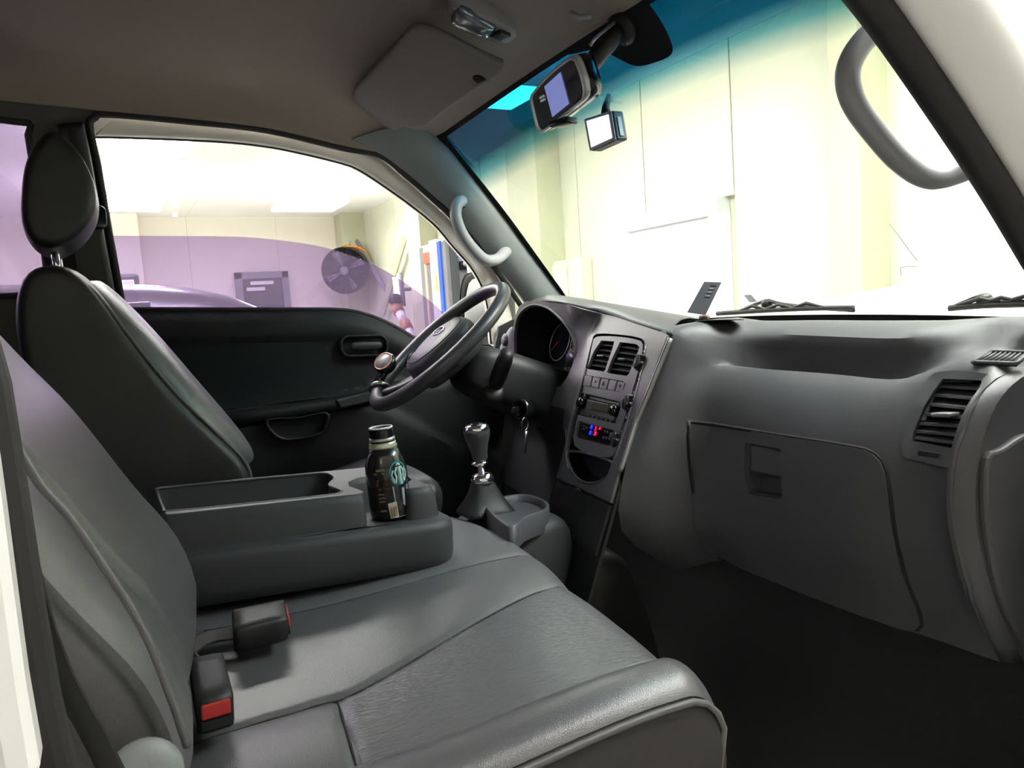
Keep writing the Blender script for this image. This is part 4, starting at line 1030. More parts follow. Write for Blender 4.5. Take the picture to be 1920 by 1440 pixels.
holes = [quad(q) for q in (vL, vR, bw, rw, cw)]
st = mesh('stack_bezel', *g_fill([(p.y, p.z) for p in PLT], [[(p.y, p.z) for p in h] for h in holes], 0.02, lambda y, z: V((CD+0.17*y+0.36*z-0.004, y, z))), 'switch', db, solid=0.006, offset=0)
for h in holes[:2]:
    mesh('vent_cavity', *join(g_loft([h, [p+V((0.028, 0, 0)) for p in h]], closed=True), ([p+V((0.028, 0, 0)) for p in h], [tuple(range(28))])), 'void', db)
for (tl, tr_, br, bl_) in (((1131, 639), (1158, 641), (1140, 698), (1106, 692)), ((1168, 642), (1203, 647), (1182, 706), (1144, 700))):
    for j in range(5):
        t_ = (j+0.8)/5.6
        a, b = C_(*lerp2(tl, bl_, t_)), C_(*lerp2(tr_, br, t_))
        mesh('vent_slat', *g_loft([[a+V((0, 0, -0.0015)), b+V((0, 0, -0.0015))], [a+V((0, 0, 0.001)), b+V((0, 0, 0.001))], [a+V((0.02, 0, 0.004)), b+V((0.02, 0, 0.004))]]), 'pad', st, solid=0.001, smooth=False)
    q = C_(*lerp2(lerp2(tl, bl_, 0.5), lerp2(tr_, br, 0.5), 0.4))
    mesh('vent_tab', *g_box(q+V((-0.002, 0, 0)), (0.016, 0.018, 0.004)), 'silver', st, bevel=0.001)
for j in range(5):
    a0, a1 = lerp2(bw[0], bw[1], j/5+0.008), lerp2(bw[0], bw[1], (j+1)/5-0.008); b0, b1 = lerp2(bw[4], bw[3], j/5+0.008), lerp2(bw[4], bw[3], (j+1)/5-0.008)
    lp = [C_(*q) for q in (a0, a1, b1, b0)]
    bt_ = mesh('switch_button', *g_prism([p+V((-0.006, 0, 0)) for p in lp], (0.01, 0, 0)), 'switch', st, smooth=False, bevel=0.002)
    if j in (1, 4):
        c_ = sum(lp, V((0, 0, 0)))/4; mesh('indicator_dot', *g_lathe([(0.0022, 0), (0.0022, 0.0008)], c_+V((-0.0062, 0, 0.002)), axis=(-1, 0.17, 0.36), n=10), 'void', bt_)
    if j == 2:
        c_ = sum(lp, V((0, 0, 0)))/4; tri = [c_+V((-0.0065, 0, 0))+cb @ V((0.006*math.sin(2.094*k), 0.006*math.cos(2.094*k), 0)) for k in range(3)]
        mesh('hazard_mark', *g_tube([tri[0], tri[1], tri[2]], 0.0007, 4, closed=True), 'red', bt_)
for (a, b), r_ in (((1205, 681), 0.02), ((1184, 757), 0.02), ((1160, 826), 0.018)):
    o_ = C_(a, b); ax = V((-1, 0.17, 0.36)).normalized()
    rg_ = mesh('knob_ring', *g_lathe([(r_+0.004, -0.004), (r_+0.005, 0.002), (r_+0.002, 0.006), (r_-0.001, 0.002)], o_, axis=ax, n=30), 'silver', st)
    kb = mesh('climate_knob', *g_lathe([(r_-0.002, -0.004), (r_-0.002, 0.006), (r_*0.75, 0.008), (r_*0.7, 0.012), (r_*0.6, 0.013)], o_, axis=ax, n=30), 'gloss_black', st)
    mesh('knob_grip', *g_box(o_+ax*0.013, (0.006, 0.026, 0.005), frame_n(ax) @ rot(z=20)), 'black', kb, bevel=0.002)
for a, b in ((1202, 714), (1178, 788)):
    o_ = C_(a, b); mesh('round_button', *g_lathe([(0.008, -0.003), (0.008, 0.004), (0.006, 0.006)], o_, axis=(-1, 0.3, 0.3), n=18), 'gloss_black', st)
binp = [(1070, 846), (1150, 866), (1136, 898), (1104, 906), (1078, 888)]
BN = resample(spline([C_(a, b) for a, b in binp], 3, closed=True), 40, True)
mesh('storage_bin', *join(g_loft([[p+V((-0.002, 0, 0)) for p in BN], [p+V((0.06, 0, 0.01)) for p in BN]], closed=True), ([p+V((0.06, 0, 0.01)) for p in BN], [tuple(range(40))])), 'gloss_black', db)
mesh('bin_lip', *g_tube([p+V((-0.003, 0, 0)) for p in BN], 0.003, 6, closed=True), 'pad', db)
mesh('stack_ledge', *g_prism([C_(*q) for q in ((1083, 826), (1150, 846), (1148, 853), (1081, 833))], (-0.006, 0, 0)), 'pad', db, smooth=False, bevel=0.002)
lt = fhit(1083, 926)
mesh('lighter_ring', *g_lathe([(0.012, -0.002), (0.012, 0.003), (0.009, 0.003), (0.009, -0.01)], lt, axis=(-1, 0, 0.3), n=20), 'steel', db)
mesh('lower_stack', *g_fill([(0.15, 0.22), (0.15, 0.5), (0.1, 0.475), (-0.0, 0.462), (-0.08, 0.48), (-0.118, 0.5), (-0.118, 0.22)], (), 0.03, lambda y, z: V((fx(y, z)+0.004, y, z))), 'black', db, solid=0.006)
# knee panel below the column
mesh('knee_panel', *g_loft([[V((x, y, z)) for y in (0.12, 0.3, 0.48, 0.63)] for x, z in ((1.0, 0.62), (0.97, 0.56), (0.98, 0.45), (1.05, 0.36))]), 'black', db, sub=1, solid=0.006)

# ================================================================== radio and climate display
rd = thing('car_radio', 'black car radio with small olive display in the centre stack', 'radio', C_(1128, 795))
def cbox(px, m, nm, par, out=0.004, deep=0.02, bev=0.0015):
    lp = [C_(a, b)+V((-out, 0, 0)) for a, b in px]; return mesh(nm, *g_prism(lp, (deep, 0, 0)), m, par, smooth=False, bevel=bev)
body_m = mat('radio_body', (0.022, 0.022, 0.025), 0.4)
cbox(rw, body_m, 'radio_body', rd, 0.0, 0.03)
cbox([(1104, 740), (1164, 755), (1163, 758), (1103, 743)], 'void', 'disc_slot', rd, 0.001, 0.004)
cbox([(1108, 742), (1160, 754), (1158, 760), (1106, 748)], 'pad', 'slot_lip', rd, 0.002, 0.004)
fr = cbox([(1103, 748), (1161, 763), (1153, 789), (1096, 774)], 'pad', 'face_plate', rd, 0.003, 0.006)
cbox([(1114, 751), (1145, 758), (1142, 774), (1111, 767)], mat('radio_display', (0.09, 0.085, 0.06), 0.2), 'display', rd, 0.005, 0.004, 0.0008)
for a, b in ((1095, 757), (1158, 772)):
    o_ = C_(a, b); mesh('radio_knob', *g_lathe([(0.011, -0.004), (0.011, 0.012), (0.008, 0.015)], o_, axis=(-1, 0.17, 0.36), n=20), 'gloss_black', rd)
for j in range(6):
    q = lerp2((1104, 776), (1146, 787), j/5); q2 = (q[0]+5.5, q[1]+1.6)
    cbox([q, q2, (q2[0]-1, q2[1]+4), (q[0]-1, q[1]+4)], 'black', 'preset_button', rd, 0.006, 0.006, 0.0006)
for a, b in ((1101, 743), (1164, 760)):
    mesh('corner_button', *g_lathe([(0.005, -0.002), (0.005, 0.004), (0.004, 0.005)], C_(a, b)+V((-0.003, 0, 0)), axis=(-1, 0.17, 0.36), n=12), 'pad', rd)
cu = thing('media_unit', 'black media unit with red digits and two blue lights under the radio', 'radio', C_(1118, 822))
cbox(cw, 'gloss_black', 'unit_body', cu, 0.0, 0.03)
cbox([(1092, 790), (1157, 806.5), (1156.5, 808.5), (1091.5, 792)], 'silver', 'trim_line', cu, 0.002, 0.004, 0.0004)
redm = mat('red_led', (0.8, 0.02, 0.05), 0.5, emit=(1.0, 0.02, 0.07), estr=0.6); bluem = mat('blue_led', (0.02, 0.02, 0.8), 0.5, emit=(0.01, 0.02, 1.0), estr=0.8)
cx_ = basis(C_(1150, 818)-C_(1090, 803), (0, 0, 0), (0, 0, 0))
ex = (C_(1150, 818)-C_(1090, 803)).normalized(); ez = V((-1, 0.17, 0.36)).normalized(); ey = ez.cross(ex).normalized(); TB = basis(ex, ey, ez)
for a, b in ((1110, 801), (1108, 811.5)):
    mesh('blue_light', *g_lathe([(0.0045, 0), (0.0045, 0.001), (0.003, 0.0015)], C_(a, b)+ez*0.001, axis=ez, n=16), bluem, cu)
mesh('display_digits', *text_geo('3:', 0.012, C_(1118, 804)+ez*0.0015, TB), redm, cu, smooth=False)
mesh('display_digits', *text_geo('21', 0.012, C_(1117, 813.5)+ez*0.0015, TB), redm, cu, smooth=False)
mesh('display_digits', *text_geo('*', 0.016, C_(1125, 806)+ez*0.0015, TB), redm, cu, smooth=False)
for a, b in ((1134, 806), (1139, 807.5), (1132, 817.5), (1137, 818.5)):
    cbox([(a, b), (a+2, b+0.5), (a+1, b+5), (a-1, b+4.5)], 'switch', 'unit_button', cu, 0.002, 0.004, 0.0004)
cbox([(1145, 811), (1150, 812), (1147, 825), (1142, 824)], 'switch', 'usb_port', cu, 0.002, 0.004, 0.0005)
for a, b in ((1095, 798), (1100, 801), (1094, 803)):
    cbox([(a, b), (a+3, b+0.8), (a+2.5, b+2.2), (a-0.5, b+1.5)], 'switch', 'unit_button', cu, 0.002, 0.004, 0.0004)
# ================================================================== steering wheel and column
WC = V((0.658, 0.356, 0.751)); al, be = math.radians(48.2), math.radians(-6.5)
WNm = V((-math.cos(al)*math.cos(be), -math.cos(al)*math.sin(be), math.sin(al)))
wx = WNm.cross(V((0, 0, 1))).normalized(); wy = WNm.cross(wx); 
if wy.z < 0: wy = -wy; wx = -wx
WB = basis(wx, wy, WNm)
def W(a, b, c=0.0): return WC+WB @ V((a, b, c))
swl = thing('steering_wheel', 'dark grey steering wheel with oval emblem on its pad', 'steering wheel', W(0, 0, -0.06))
mesh('rim', *g_tube([W(0.185*math.cos(2*math.pi*k/72), 0.185*math.sin(2*math.pi*k/72)) for k in range(72)], 0.0155, 14, closed=True), 'wheel', swl)
sgn = 1 if wx.y < 0 else -1        # local +x to the camera's side
def spoke(a0, w0, w1):
    d = V((math.cos(a0), math.sin(a0), 0)); e = V((-d.y, d.x, 0)); rows = []
    for r_, w_, h in ((0.05, w0, -0.03), (0.1, lerp(w0, w1, 0.4), -0.03), (0.15, w1, -0.018), (0.182, w1, -0.004)):
        rows.append([WC+WB @ (d*r_+e*w_*s_+V((0, 0, h+t_))) for s_, t_ in ((-1, 0), (-0.7, 0.012), (0.7, 0.012), (1, 0), (0.7, -0.012), (-0.7, -0.012))])
    return g_loft(rows, closed=True, caps=True)
for a in (-12, 192, -62, 242):
    mesh('spoke', *spoke(math.radians(a), 0.035, 0.017), 'wheel', swl, sub=1)
lp = [(0.0, 0.083), (0.05, 0.076), (0.082, 0.045), (0.088, 0.0), (0.075, -0.045), (0.045, -0.08), (0, -0.088), (-0.045, -0.08), (-0.075, -0.045), (-0.088, 0.0), (-0.082, 0.045), (-0.05, 0.076)]
lp = [tuple(p)[:2] for p in spline([V((a, b, 0)) for a, b in lp], 4, closed=True)]
rows = [[W(a*s_, b*s_, h) for a, b in lp] for s_, h in ((0.92, -0.055), (1.02, -0.04), (1.04, -0.022), (1.0, 0.002), (0.93, 0.012), (0.6, 0.02), (0.25, 0.022))]
pad_m = mat('airbag_pad', (0.05, 0.048, 0.055), 0.45, bump=0.08, bscale=900)
pad_ = mesh('airbag_pad', *g_loft(rows, closed=True, caps=True), pad_m, swl)
mesh('emblem', *g_tube([W(0.026*math.cos(2*math.pi*k/30), 0.02+0.013*math.sin(2*math.pi*k/30), 0.023) for k in range(30)], 0.0018, 6, closed=True), 'chrome', pad_)
mesh('emblem_letters', *text_geo('KIA', 0.016, W(0, 0.02, 0.024), basis(wx*1.0, wy, WNm) if wx.y < 0 else basis(wx, wy, WNm), 0.0008), 'chrome', pad_, smooth=False)
mesh('pad_seam', *g_tube([W(a*0.86, b*0.86, 0.0165) for a, b in lp], 0.0012, 5, closed=True), 'void', pad_)
# spinner knob clamped to the near side of the rim
kn = P(722, 686, y=0.30)
def rim_pt(ang): return W(0.185*math.cos(ang), 0.185*math.sin(ang))
best = min((((rim_pt(2*math.pi*k/360)-P(722, 735, y=rim_pt(2*math.pi*k/360).y)).length, k) for k in range(360)))[1]
rp_ = rim_pt(2*math.pi*best/360); ax = WNm
kt = P(722, 681, y=rp_.y+0.005)
kax = (kt-rp_).normalized(); kax = (WNm*0.8+(CAM-kt).normalized()*0.55).normalized()
sk = thing('spinner_knob', 'black steering spinner knob with pale disc clamped to the wheel rim', 'steering knob', rp_)
mesh('clamp', *g_tube([rp_+(wx*math.cos(2*math.pi*k/20)*0.0+kax*math.cos(2*math.pi*k/20)*0.022+(kax.cross((rim_pt(2*math.pi*best/360+0.1)-rp_).normalized()))*math.sin(2*math.pi*k/20)*0.022) for k in range(20)], 0.006, 8, closed=True), 'steel', sk)
mesh('stem', *g_tube([rp_+kax*0.015, kt-kax*0.012], 0.010, 12), 'gloss_black', sk)
mesh('knob_body', *g_lathe([(0.010, -0.022), (0.021, -0.016), (0.026, -0.004), (0.0265, 0.004), (0.022, 0.008)], kt, axis=kax, n=28), 'gloss_black', sk)
mesh('knob_disc', *g_lathe([(0.022, 0.006), (0.0215, 0.009), (0.004, 0.010)], kt, axis=kax, n=28), mat('knob_disc', (0.35, 0.33, 0.33), 0.3), sk)
mesh('disc_ring', *g_tube([kt+frame_n(kax) @ V((0.0225*math.cos(2*math.pi*k/28), 0.0225*math.sin(2*math.pi*k/28), 0.0085)) for k in range(28)], 0.0015, 6, closed=True), mat('copper', (0.5, 0.22, 0.15), 0.35, metal=0.6), sk)
# column shroud
sc_ = thing('steering_column', 'black steering column shroud with lever and ignition lock behind the wheel', 'steering column', (0.85, 0.35, 0.5))
cdn = (V((0.985, 0.35, 0.60))-W(0, 0, -0.05)).normalized()
rows = []
for t_, hw_, hh_ in ((0.0, 0.05, 0.045), (0.05, 0.072, 0.06), (0.12, 0.078, 0.066), (0.2, 0.075, 0.07), (0.28, 0.07, 0.075), (0.36, 0.06, 0.07)):
    c_ = W(0, 0, -0.055)+cdn*t_; B_ = frame_n(cdn)
    rows.append([c_+B_ @ V((hw_*2*a, hh_*2*b, 0)) for a, b in rrect(1, 1, 0.3, 4)])
mesh('shroud', *g_loft(rows, closed=True, caps=True), 'black', sc_, sub=1)
lb, ltip = P(928, 725, y=0.29), P(951, 662, y=0.19)
mesh('lever', *g_tube([lb+(lb-ltip)*0.5, lb, lb.lerp(ltip, 0.35), lb.lerp(ltip, 0.8), ltip], [0.013, 0.015, 0.018, 0.017, 0.014], 14), 'black', sc_)
mesh('lever_boot', *g_lathe([(0.026, -0.01), (0.024, 0.006), (0.018, 0.012)], P(924, 735, y=0.285), axis=(ltip-lb), n=20), 'black', sc_)
ig = P(975, 768, y=0.27)
mesh('ignition_lock', *g_lathe([(0.024, -0.03), (0.024, 0.004), (0.018, 0.006), (0.017, -0.002)], ig, axis=(-0.9, -0.45, 0.1), n=24), 'gloss_black', sc_)
ky = thing('car_key', 'metal car key with key ring hanging from the ignition lock', 'key', P(985, 852, y=0.25))
mesh('key_blade', *g_box(ig+V((-0.012, -0.006, 0.0)), (0.03, 0.004, 0.016), rot(z=25)), 'gloss_black', ky, bevel=0.002)
rgc = P(984, 795, y=0.25)
mesh('key_ring', *g_tube([rgc+V((0.010*math.cos(2*math.pi*k/20), 0.004*math.cos(2*math.pi*k/20), 0.014*math.sin(2*math.pi*k/20))) for k in range(20)], 0.0011, 6, closed=True), 'steel', ky)
k0, k1 = P(987, 808, y=0.25), P(985, 850, y=0.25)
mesh('spare_key', *g_tube([k0, k0.lerp(k1, 0.3), k1], [0.005, 0.003, 0.002], 8, flat=0.4), 'steel', ky)

# ================================================================== tunnel and gear lever
tn = thing('gear_console', 'dark plastic gear console between the seats in front of the bench', 'console', (0.68, 0.1, 0.0))
def ploop(x, y0, y1, z0, z1, r=0.03): return [V((x, y, z)) for y, z in ((y0, z0), (y0, z1-r), (y0+r*0.3, z1-r*0.3), (y0+r, z1), (y1-r, z1), (y1-r*0.3, z1-r*0.3), (y1, z1-r), (y1, z0))]
rows = [ploop(x, -0.025+o_, 0.19-o_, 0.0, z) for x, z, o_ in ((0.585, 0.40, 0), (0.6, 0.418, 0), (0.70, 0.430, 0), (0.745, 0.435, 0.004), (0.765, 0.42, 0.01), (0.775, 0.36, 0.014), (0.79, 0.2, 0.016), (0.8, 0.0, 0.016))]
mesh('console_body', *g_loft(rows, closed=True, caps=True), 'console', tn, sub=1)
rows = [ploop(x, -0.06, 0.19, 0.0, z) for x, z in ((0.74, 0.37), (0.82, 0.372), (0.86, 0.355), (0.9, 0.28), (0.95, 0.1), (0.97, 0.0))]
mesh('front_cover', *g_loft(rows, closed=True, caps=True), 'black', tn, sub=1)
tl_ = [P(a, b, z=0.447) for a, b in ((955, 990), (985, 972), (1028, 955), (1022, 938), (985, 927), (940, 932), (905, 945))]
tl_ = resample(spline(tl_, 4, closed=True), 36, True); tcc = sum(tl_, V((0, 0, 0)))/36
rows = [[p+V((0, 0, -0.04)) for p in tl_], tl_, [tcc+(p-tcc)*0.93+V((0, 0, 0.003)) for p in tl_], [tcc+(p-tcc)*0.88 for p in tl_], [tcc+(p-tcc)*0.85+V((0, 0, -0.012)) for p in tl_]]
mesh('tray', *join(g_loft(rows, closed=True), (rows[-1], [tuple(range(36))])), 'dash', tn)
gs = thing('gear_lever', 'gear lever with chrome topped knob and black leather boot', 'gear lever', (0.63, 0.1, 0.44))
g0, g1, g2 = P(912, 965, y=0.1), P(904, 894, y=0.1), P(893, 812, y=0.1)
rows = []
for t_, r_, sq in ((0.0, 0.056, 1), (0.12, 0.052, 1), (0.3, 0.041, 0.8), (0.55, 0.031, 0.5), (0.8, 0.024, 0.2), (1.0, 0.02, 0.0)):
    c_ = g0.lerp(g1, t_); row = []
    for k in range(28):
        a = 2*math.pi*k/28; q = (abs(math.cos(a))**(2+3*sq)+abs(math.sin(a))**(2+3*sq))**(-1/(2+3*sq)); wv = 1+0.05*math.sin(5*a+t_*9)*(1-abs(2*t_-1))
        row.append(c_+V((r_*q*math.cos(a)*wv, r_*q*math.sin(a)*0.85*wv, 0)))
    rows.append(row)
mesh('boot', *g_loft(rows, closed=True, caps=True), 'leather_dark', gs, sub=1)
ga = (g2-g1).normalized()
mesh('boot_collar', *g_lathe([(0.022, -0.012), (0.0225, -0.002), (0.018, 0.006), (0.012, 0.007)], g1, axis=ga, n=24), 'chrome', gs)
mesh('rod', *g_tube([g1, g1.lerp(g2, 0.75)], 0.0065, 12), 'steel', gs)
gr = P(899.5, 869, y=0.1)
mesh('rod_flange', *g_lathe([(0.008, -0.004), (0.0165, 0.0), (0.0165, 0.003), (0.008, 0.006)], gr, axis=ga, n=24), 'chrome', gs)
mesh('knob', *g_lathe([(0.011, -0.054), (0.0145, -0.05), (0.0155, -0.038), (0.0185, -0.024), (0.0245, -0.006), (0.0255, 0.006), (0.023, 0.010)], P(894, 812, y=0.1), axis=ga, n=28), 'wheel', gs)
mesh('knob_cap', *g_lathe([(0.0255, 0.004), (0.0245, 0.012), (0.020, 0.0165), (0.014, 0.018)], P(894, 812, y=0.1), axis=ga, n=28), 'chrome', gs)
mesh('cap_inlay', *g_lathe([(0.0145, 0.0165), (0.0135, 0.019), (0.004, 0.0195)], P(894, 812, y=0.1), axis=ga, n=24), 'gloss_black', gs)

# ================================================================== folded middle backrest used as a console
fc_ = thing('centre_armrest', 'folded middle backrest forming a grey console with tray and cup holder', 'armrest', (0.28, 0.02, 0.41))
X0, X1, Y0_, Y1_ = 0.03, 0.487, -0.13, 0.165
def cloop(ins, z, bay=False, x1=X1):
    x0, x1, y0, y1 = X0+ins, x1-ins, Y0_+ins, Y1_-ins; r = max(0.012, 0.05-ins)
    pts = []
    for k in range(7): a = math.pi/2*k/6; pts.append((x1-r+r*math.cos(a), y1-r+r*math.sin(a)))
    for k in range(8): pts.append((lerp(x1-r, x0+r, (k+1)/9), y1))
    for k in range(7): a = math.pi/2+math.pi/2*k/6; pts.append((x0+r*0.5+r*0.5*math.cos(a), y1-r*0.5+r*0.5*math.sin(a)))
    for k in range(7): a = math.pi+math.pi/2*k/6; pts.append((x0+r*0.5+r*0.5*math.cos(a), y0+r*0.5+r*0.5*math.sin(a)))
    by = [(0.20, y0), (0.30, y0), (0.332, y0), (0.340, y0+0.004), (0.344, y0+0.014), (0.342, y0+0.035), (0.337, y0+0.065), (0.345, y0+0.10), (0.37, y0+0.13), (0.405, y0+0.14), (0.435, y0+0.125), (0.447, y0+0.095), (0.442, y0+0.065), (0.42, y0+0.035), (0.405, y0+0.014), (0.409, y0+0.004), (0.418, y0)]
    for i, (a, b) in enumerate(by): pts.append((a, b) if bay else (lerp(0.20, 0.418, i/16), y0))
    for k in range(7): a = 1.5*math.pi+math.pi/2*k/6; pts.append((x1-r+r*math.cos(a), y0+r+r*math.sin(a)))
    return [V((a, b, z+0.012*(0.25-a))) for a, b in pts]
secs = [cloop(0.012, 0.413), cloop(0.003, 0.42), cloop(0, 0.435), cloop(0, 0.475), cloop(0.003, 0.484), cloop(0.010, 0.488), cloop(0.018, 0.489), cloop(0.022, 0.492), cloop(0.024, 0.505, True), cloop(0.028, 0.528, True), cloop(0.032, 0.536, True), cloop(0.037, 0.539, True)]
secs[7] = cloop(0.022, 0.4915, True)
flr = cloop(0.022, 0.4905)
mesh('console_body', *join(g_loft(secs[:8], closed=True), g_loft(secs[7:], closed=True), ([p for p in flr], [tuple(range(len(flr)))])), 'console', fc_)
top = secs[-1]; topz = lambda x, y: V((x, y, 0.539+0.012*(0.25-x)))
tray = [(0.075, -0.072), (0.20, -0.078), (0.295, -0.078), (0.312, -0.07), (0.318, -0.05), (0.312, 0.0), (0.335, 0.05), (0.34, 0.09), (0.335, 0.112), (0.31, 0.12), (0.2, 0.122), (0.075, 0.12), (0.066, 0.1), (0.066, -0.05)]
TR = [tuple(p)[:2] for p in resample(spline([V((a, b, 0)) for a, b in tray], 3, closed=True), 60, True)]
slot = [(0.44, 0.06), (0.452, 0.10), (0.445, 0.11), (0.43, 0.075)]
mesh('console_top', *g_fill([(p.x, p.y) for p in top], [TR], 0.02, topz), mat('console_top', (0.07, 0.068, 0.075), 0.45, bump=0.1, bscale=900), fc_, solid=0.002, offset=-1)
tb_ = [topz(*p)+V((0, 0, -0.001)) for p in TR]; tf = [V((lerp(p.x, 0.2, 0.06), lerp(p.y, 0.02, 0.1), 0.478)) for p in tb_]
mesh('tray_well', *join(g_loft([tb_, tf], closed=True), (tf, [tuple(range(60))])), 'console', fc_)
mesh('tray_edge', *g_tube(tb_, 0.0025, 6, closed=True), 'piping', fc_)
mesh('slot_mark', *g_prism([topz(*p)+V((0, 0, 0.0005)) for p in slot], (0, 0, 0.0005)), 'void', fc_, smooth=False)

# coffee bottle
bt0 = V((0.392, -0.068, 0.4925)); bax = (P(707, 802, y=-0.066)-P(727, 957, y=-0.068)); bax = V((bax.x, bax.y*0.3, bax.z)).normalized()
bo = thing('coffee_bottle', 'dark aluminium coffee bottle without cap standing in the cup holder', 'bottle', bt0)
bh = (P(707, 801, y=-0.066).z-bt0.z)/bax.z
pr = [(0.030, 0.0), (0.0325, 0.004), (0.0325, bh*0.52), (0.0315, bh*0.58), (0.027, bh*0.68), (0.0215, bh*0.775)]
bmat = mat('bottle_black', (0.018, 0.016, 0.015), 0.25, coat=0.5, var=0.3, vscale=60)
mesh('bottle_body', *g_lathe(pr, bt0, axis=bax, n=36), bmat, bo)
mesh('neck_ring', *g_lathe([(0.0215, bh*0.772), (0.0222, bh*0.79), (0.0205, bh*0.815), (0.021, bh*0.835)], bt0, axis=bax, n=32), mat('pale_gold', (0.62, 0.62, 0.5), 0.3, metal=0.5), bo)
mesh('neck_band', *g_lathe([(0.0195, bh*0.83), (0.0195, bh*0.86)], bt0, axis=bax, n=32), 'gloss_black', bo)
mesh('neck_ring', *g_lathe([(0.0198, bh*0.855), (0.0203, bh*0.865), (0.0198, bh*0.885)], bt0, axis=bax, n=32), mat('pale_gold2', (0.55, 0.55, 0.45), 0.3, metal=0.5), bo)
th_ = []
for k in range(4): z_ = bh*(0.885+0.026*k); th_ += [(0.0178, z_), (0.0192, z_+bh*0.012)]
mesh('thread', *g_lathe(th_+[(0.0182, bh*0.99)], bt0, axis=bax, n=32), 'gloss_black', bo)
BB = frame_n(bax, (0, 1, 0))
mesh('mouth_rim', *g_tube([bt0+BB @ V((0.0175*math.cos(2*math.pi*k/32), 0.0175*math.sin(2*math.pi*k/32), bh*0.995)) for k in range(32)], 0.0015, 6, closed=True), 'white', bo)
# print on the bottle: patches that follow the curved side; u = angle seen from the camera, h = height
toc = (CAM-bt0); toc = (toc-bax*toc.dot(bax)).normalized(); tos = bax.cross(toc)
def onb(u, h, lift=0.0004):
    r_ = interp(h, [(b_, a_) for a_, b_ in pr])+lift; return bt0+bax*h+(toc*math.cos(u)+tos*math.sin(u))*r_
def decal(nm, loop, m, lift=0.0004, step=None):
    vs, fs = g_fill(loop, (), step, lambda u, h: onb(u, h, lift)); return mesh(nm, vs, fs, m, bo, solid=0.0003)
teal = mat('teal_print', (0.02, 0.22, 0.27), 0.35); pale = mat('pale_print', (0.45, 0.68, 0.66), 0.4)
ec = (0.62, bh*0.50); er = 0.0165
em = decal('emblem', [(ec[0]+er/0.0325*math.cos(2*math.pi*k/36), ec[1]+er*1.15*math.sin(2*math.pi*k/36)) for k in range(36)], teal, 0.0005, 0.12)
def estroke(pts, wdt, lift=0.001):
    q = spline([V((a, b, 0)) for a, b in pts], 5); return mesh('emblem_stroke', *g_tube([onb(ec[0]+p.x/0.0325, ec[1]+p.y, lift) for p in q], wdt, 5), pale, em)
estroke([(-0.003, 0.012), (0.0, 0.015), (0.003, 0.012)], 0.0015)
estroke([(0.0, 0.010), (0.0, 0.002), (0.0, -0.010), (0.001, -0.017)], 0.0035)
for s_ in (-1, 1):
    estroke([(s_*0.004, 0.010), (s_*0.0075, 0.002), (s_*0.006, -0.006), (s_*0.008, -0.014)], 0.0016)
    estroke([(s_*0.010, 0.006), (s_*0.013, -0.001), (s_*0.0105, -0.008)], 0.0013)
    for k in range(3): estroke([(s_*0.009, -0.009-0.0025*k), (s_*(0.0145-0.0015*k), -0.006-0.0032*k)], 0.0008)
decal('pale_label', [(0.28, bh*0.02), (1.0, bh*0.02), (1.15, bh*0.35), (0.75, bh*0.33), (0.2, bh*0.37)], mat('label_blue', (0.28, 0.33, 0.40), 0.4), 0.0003, 0.12)
decal('barcode_label', [(-0.05, bh*0.02), (0.35, bh*0.02), (0.31, bh*0.20), (-0.1, bh*0.19)], mat('label_cream', (0.6, 0.55, 0.42), 0.5), 0.0007, 0.1)
for k in range(5): decal('barcode_line', [(0.02+0.06*k, bh*0.04), (0.045+0.06*k, bh*0.04), (0.025+0.06*k, bh*0.15), (0.0+0.06*k, bh*0.15)], 'brown' if k % 2 else 'black', 0.001)
rprint = mat('print_red', (0.16, 0.04, 0.03), 0.4); gprint = mat('print_gold', (0.22, 0.19, 0.13), 0.4)
for (u0, h0, u1, h1, m_) in ((-0.5, 0.57, -0.05, 0.545, gprint), (-0.6, 0.53, -0.1, 0.51, gprint), (-0.5, 0.46, 0.1, 0.43, rprint), (-0.55, 0.42, 0.0, 0.38, rprint), (-0.45, 0.36, 0.05, 0.34, rprint), (-0.5, 0.3, -0.2, 0.285, gprint), (-0.5, 0.26, -0.15, 0.245, gprint), (-0.5, 0.22, -0.2, 0.205, gprint), (-0.5, 0.12, -0.2, 0.10, gprint)):
    decal('print_line', [(u0, bh*h0), (u1, bh*(h0+0.005)), (u1, bh*(h1+0.003)), (u0, bh*h1)], m_, 0.0006, 0.1)

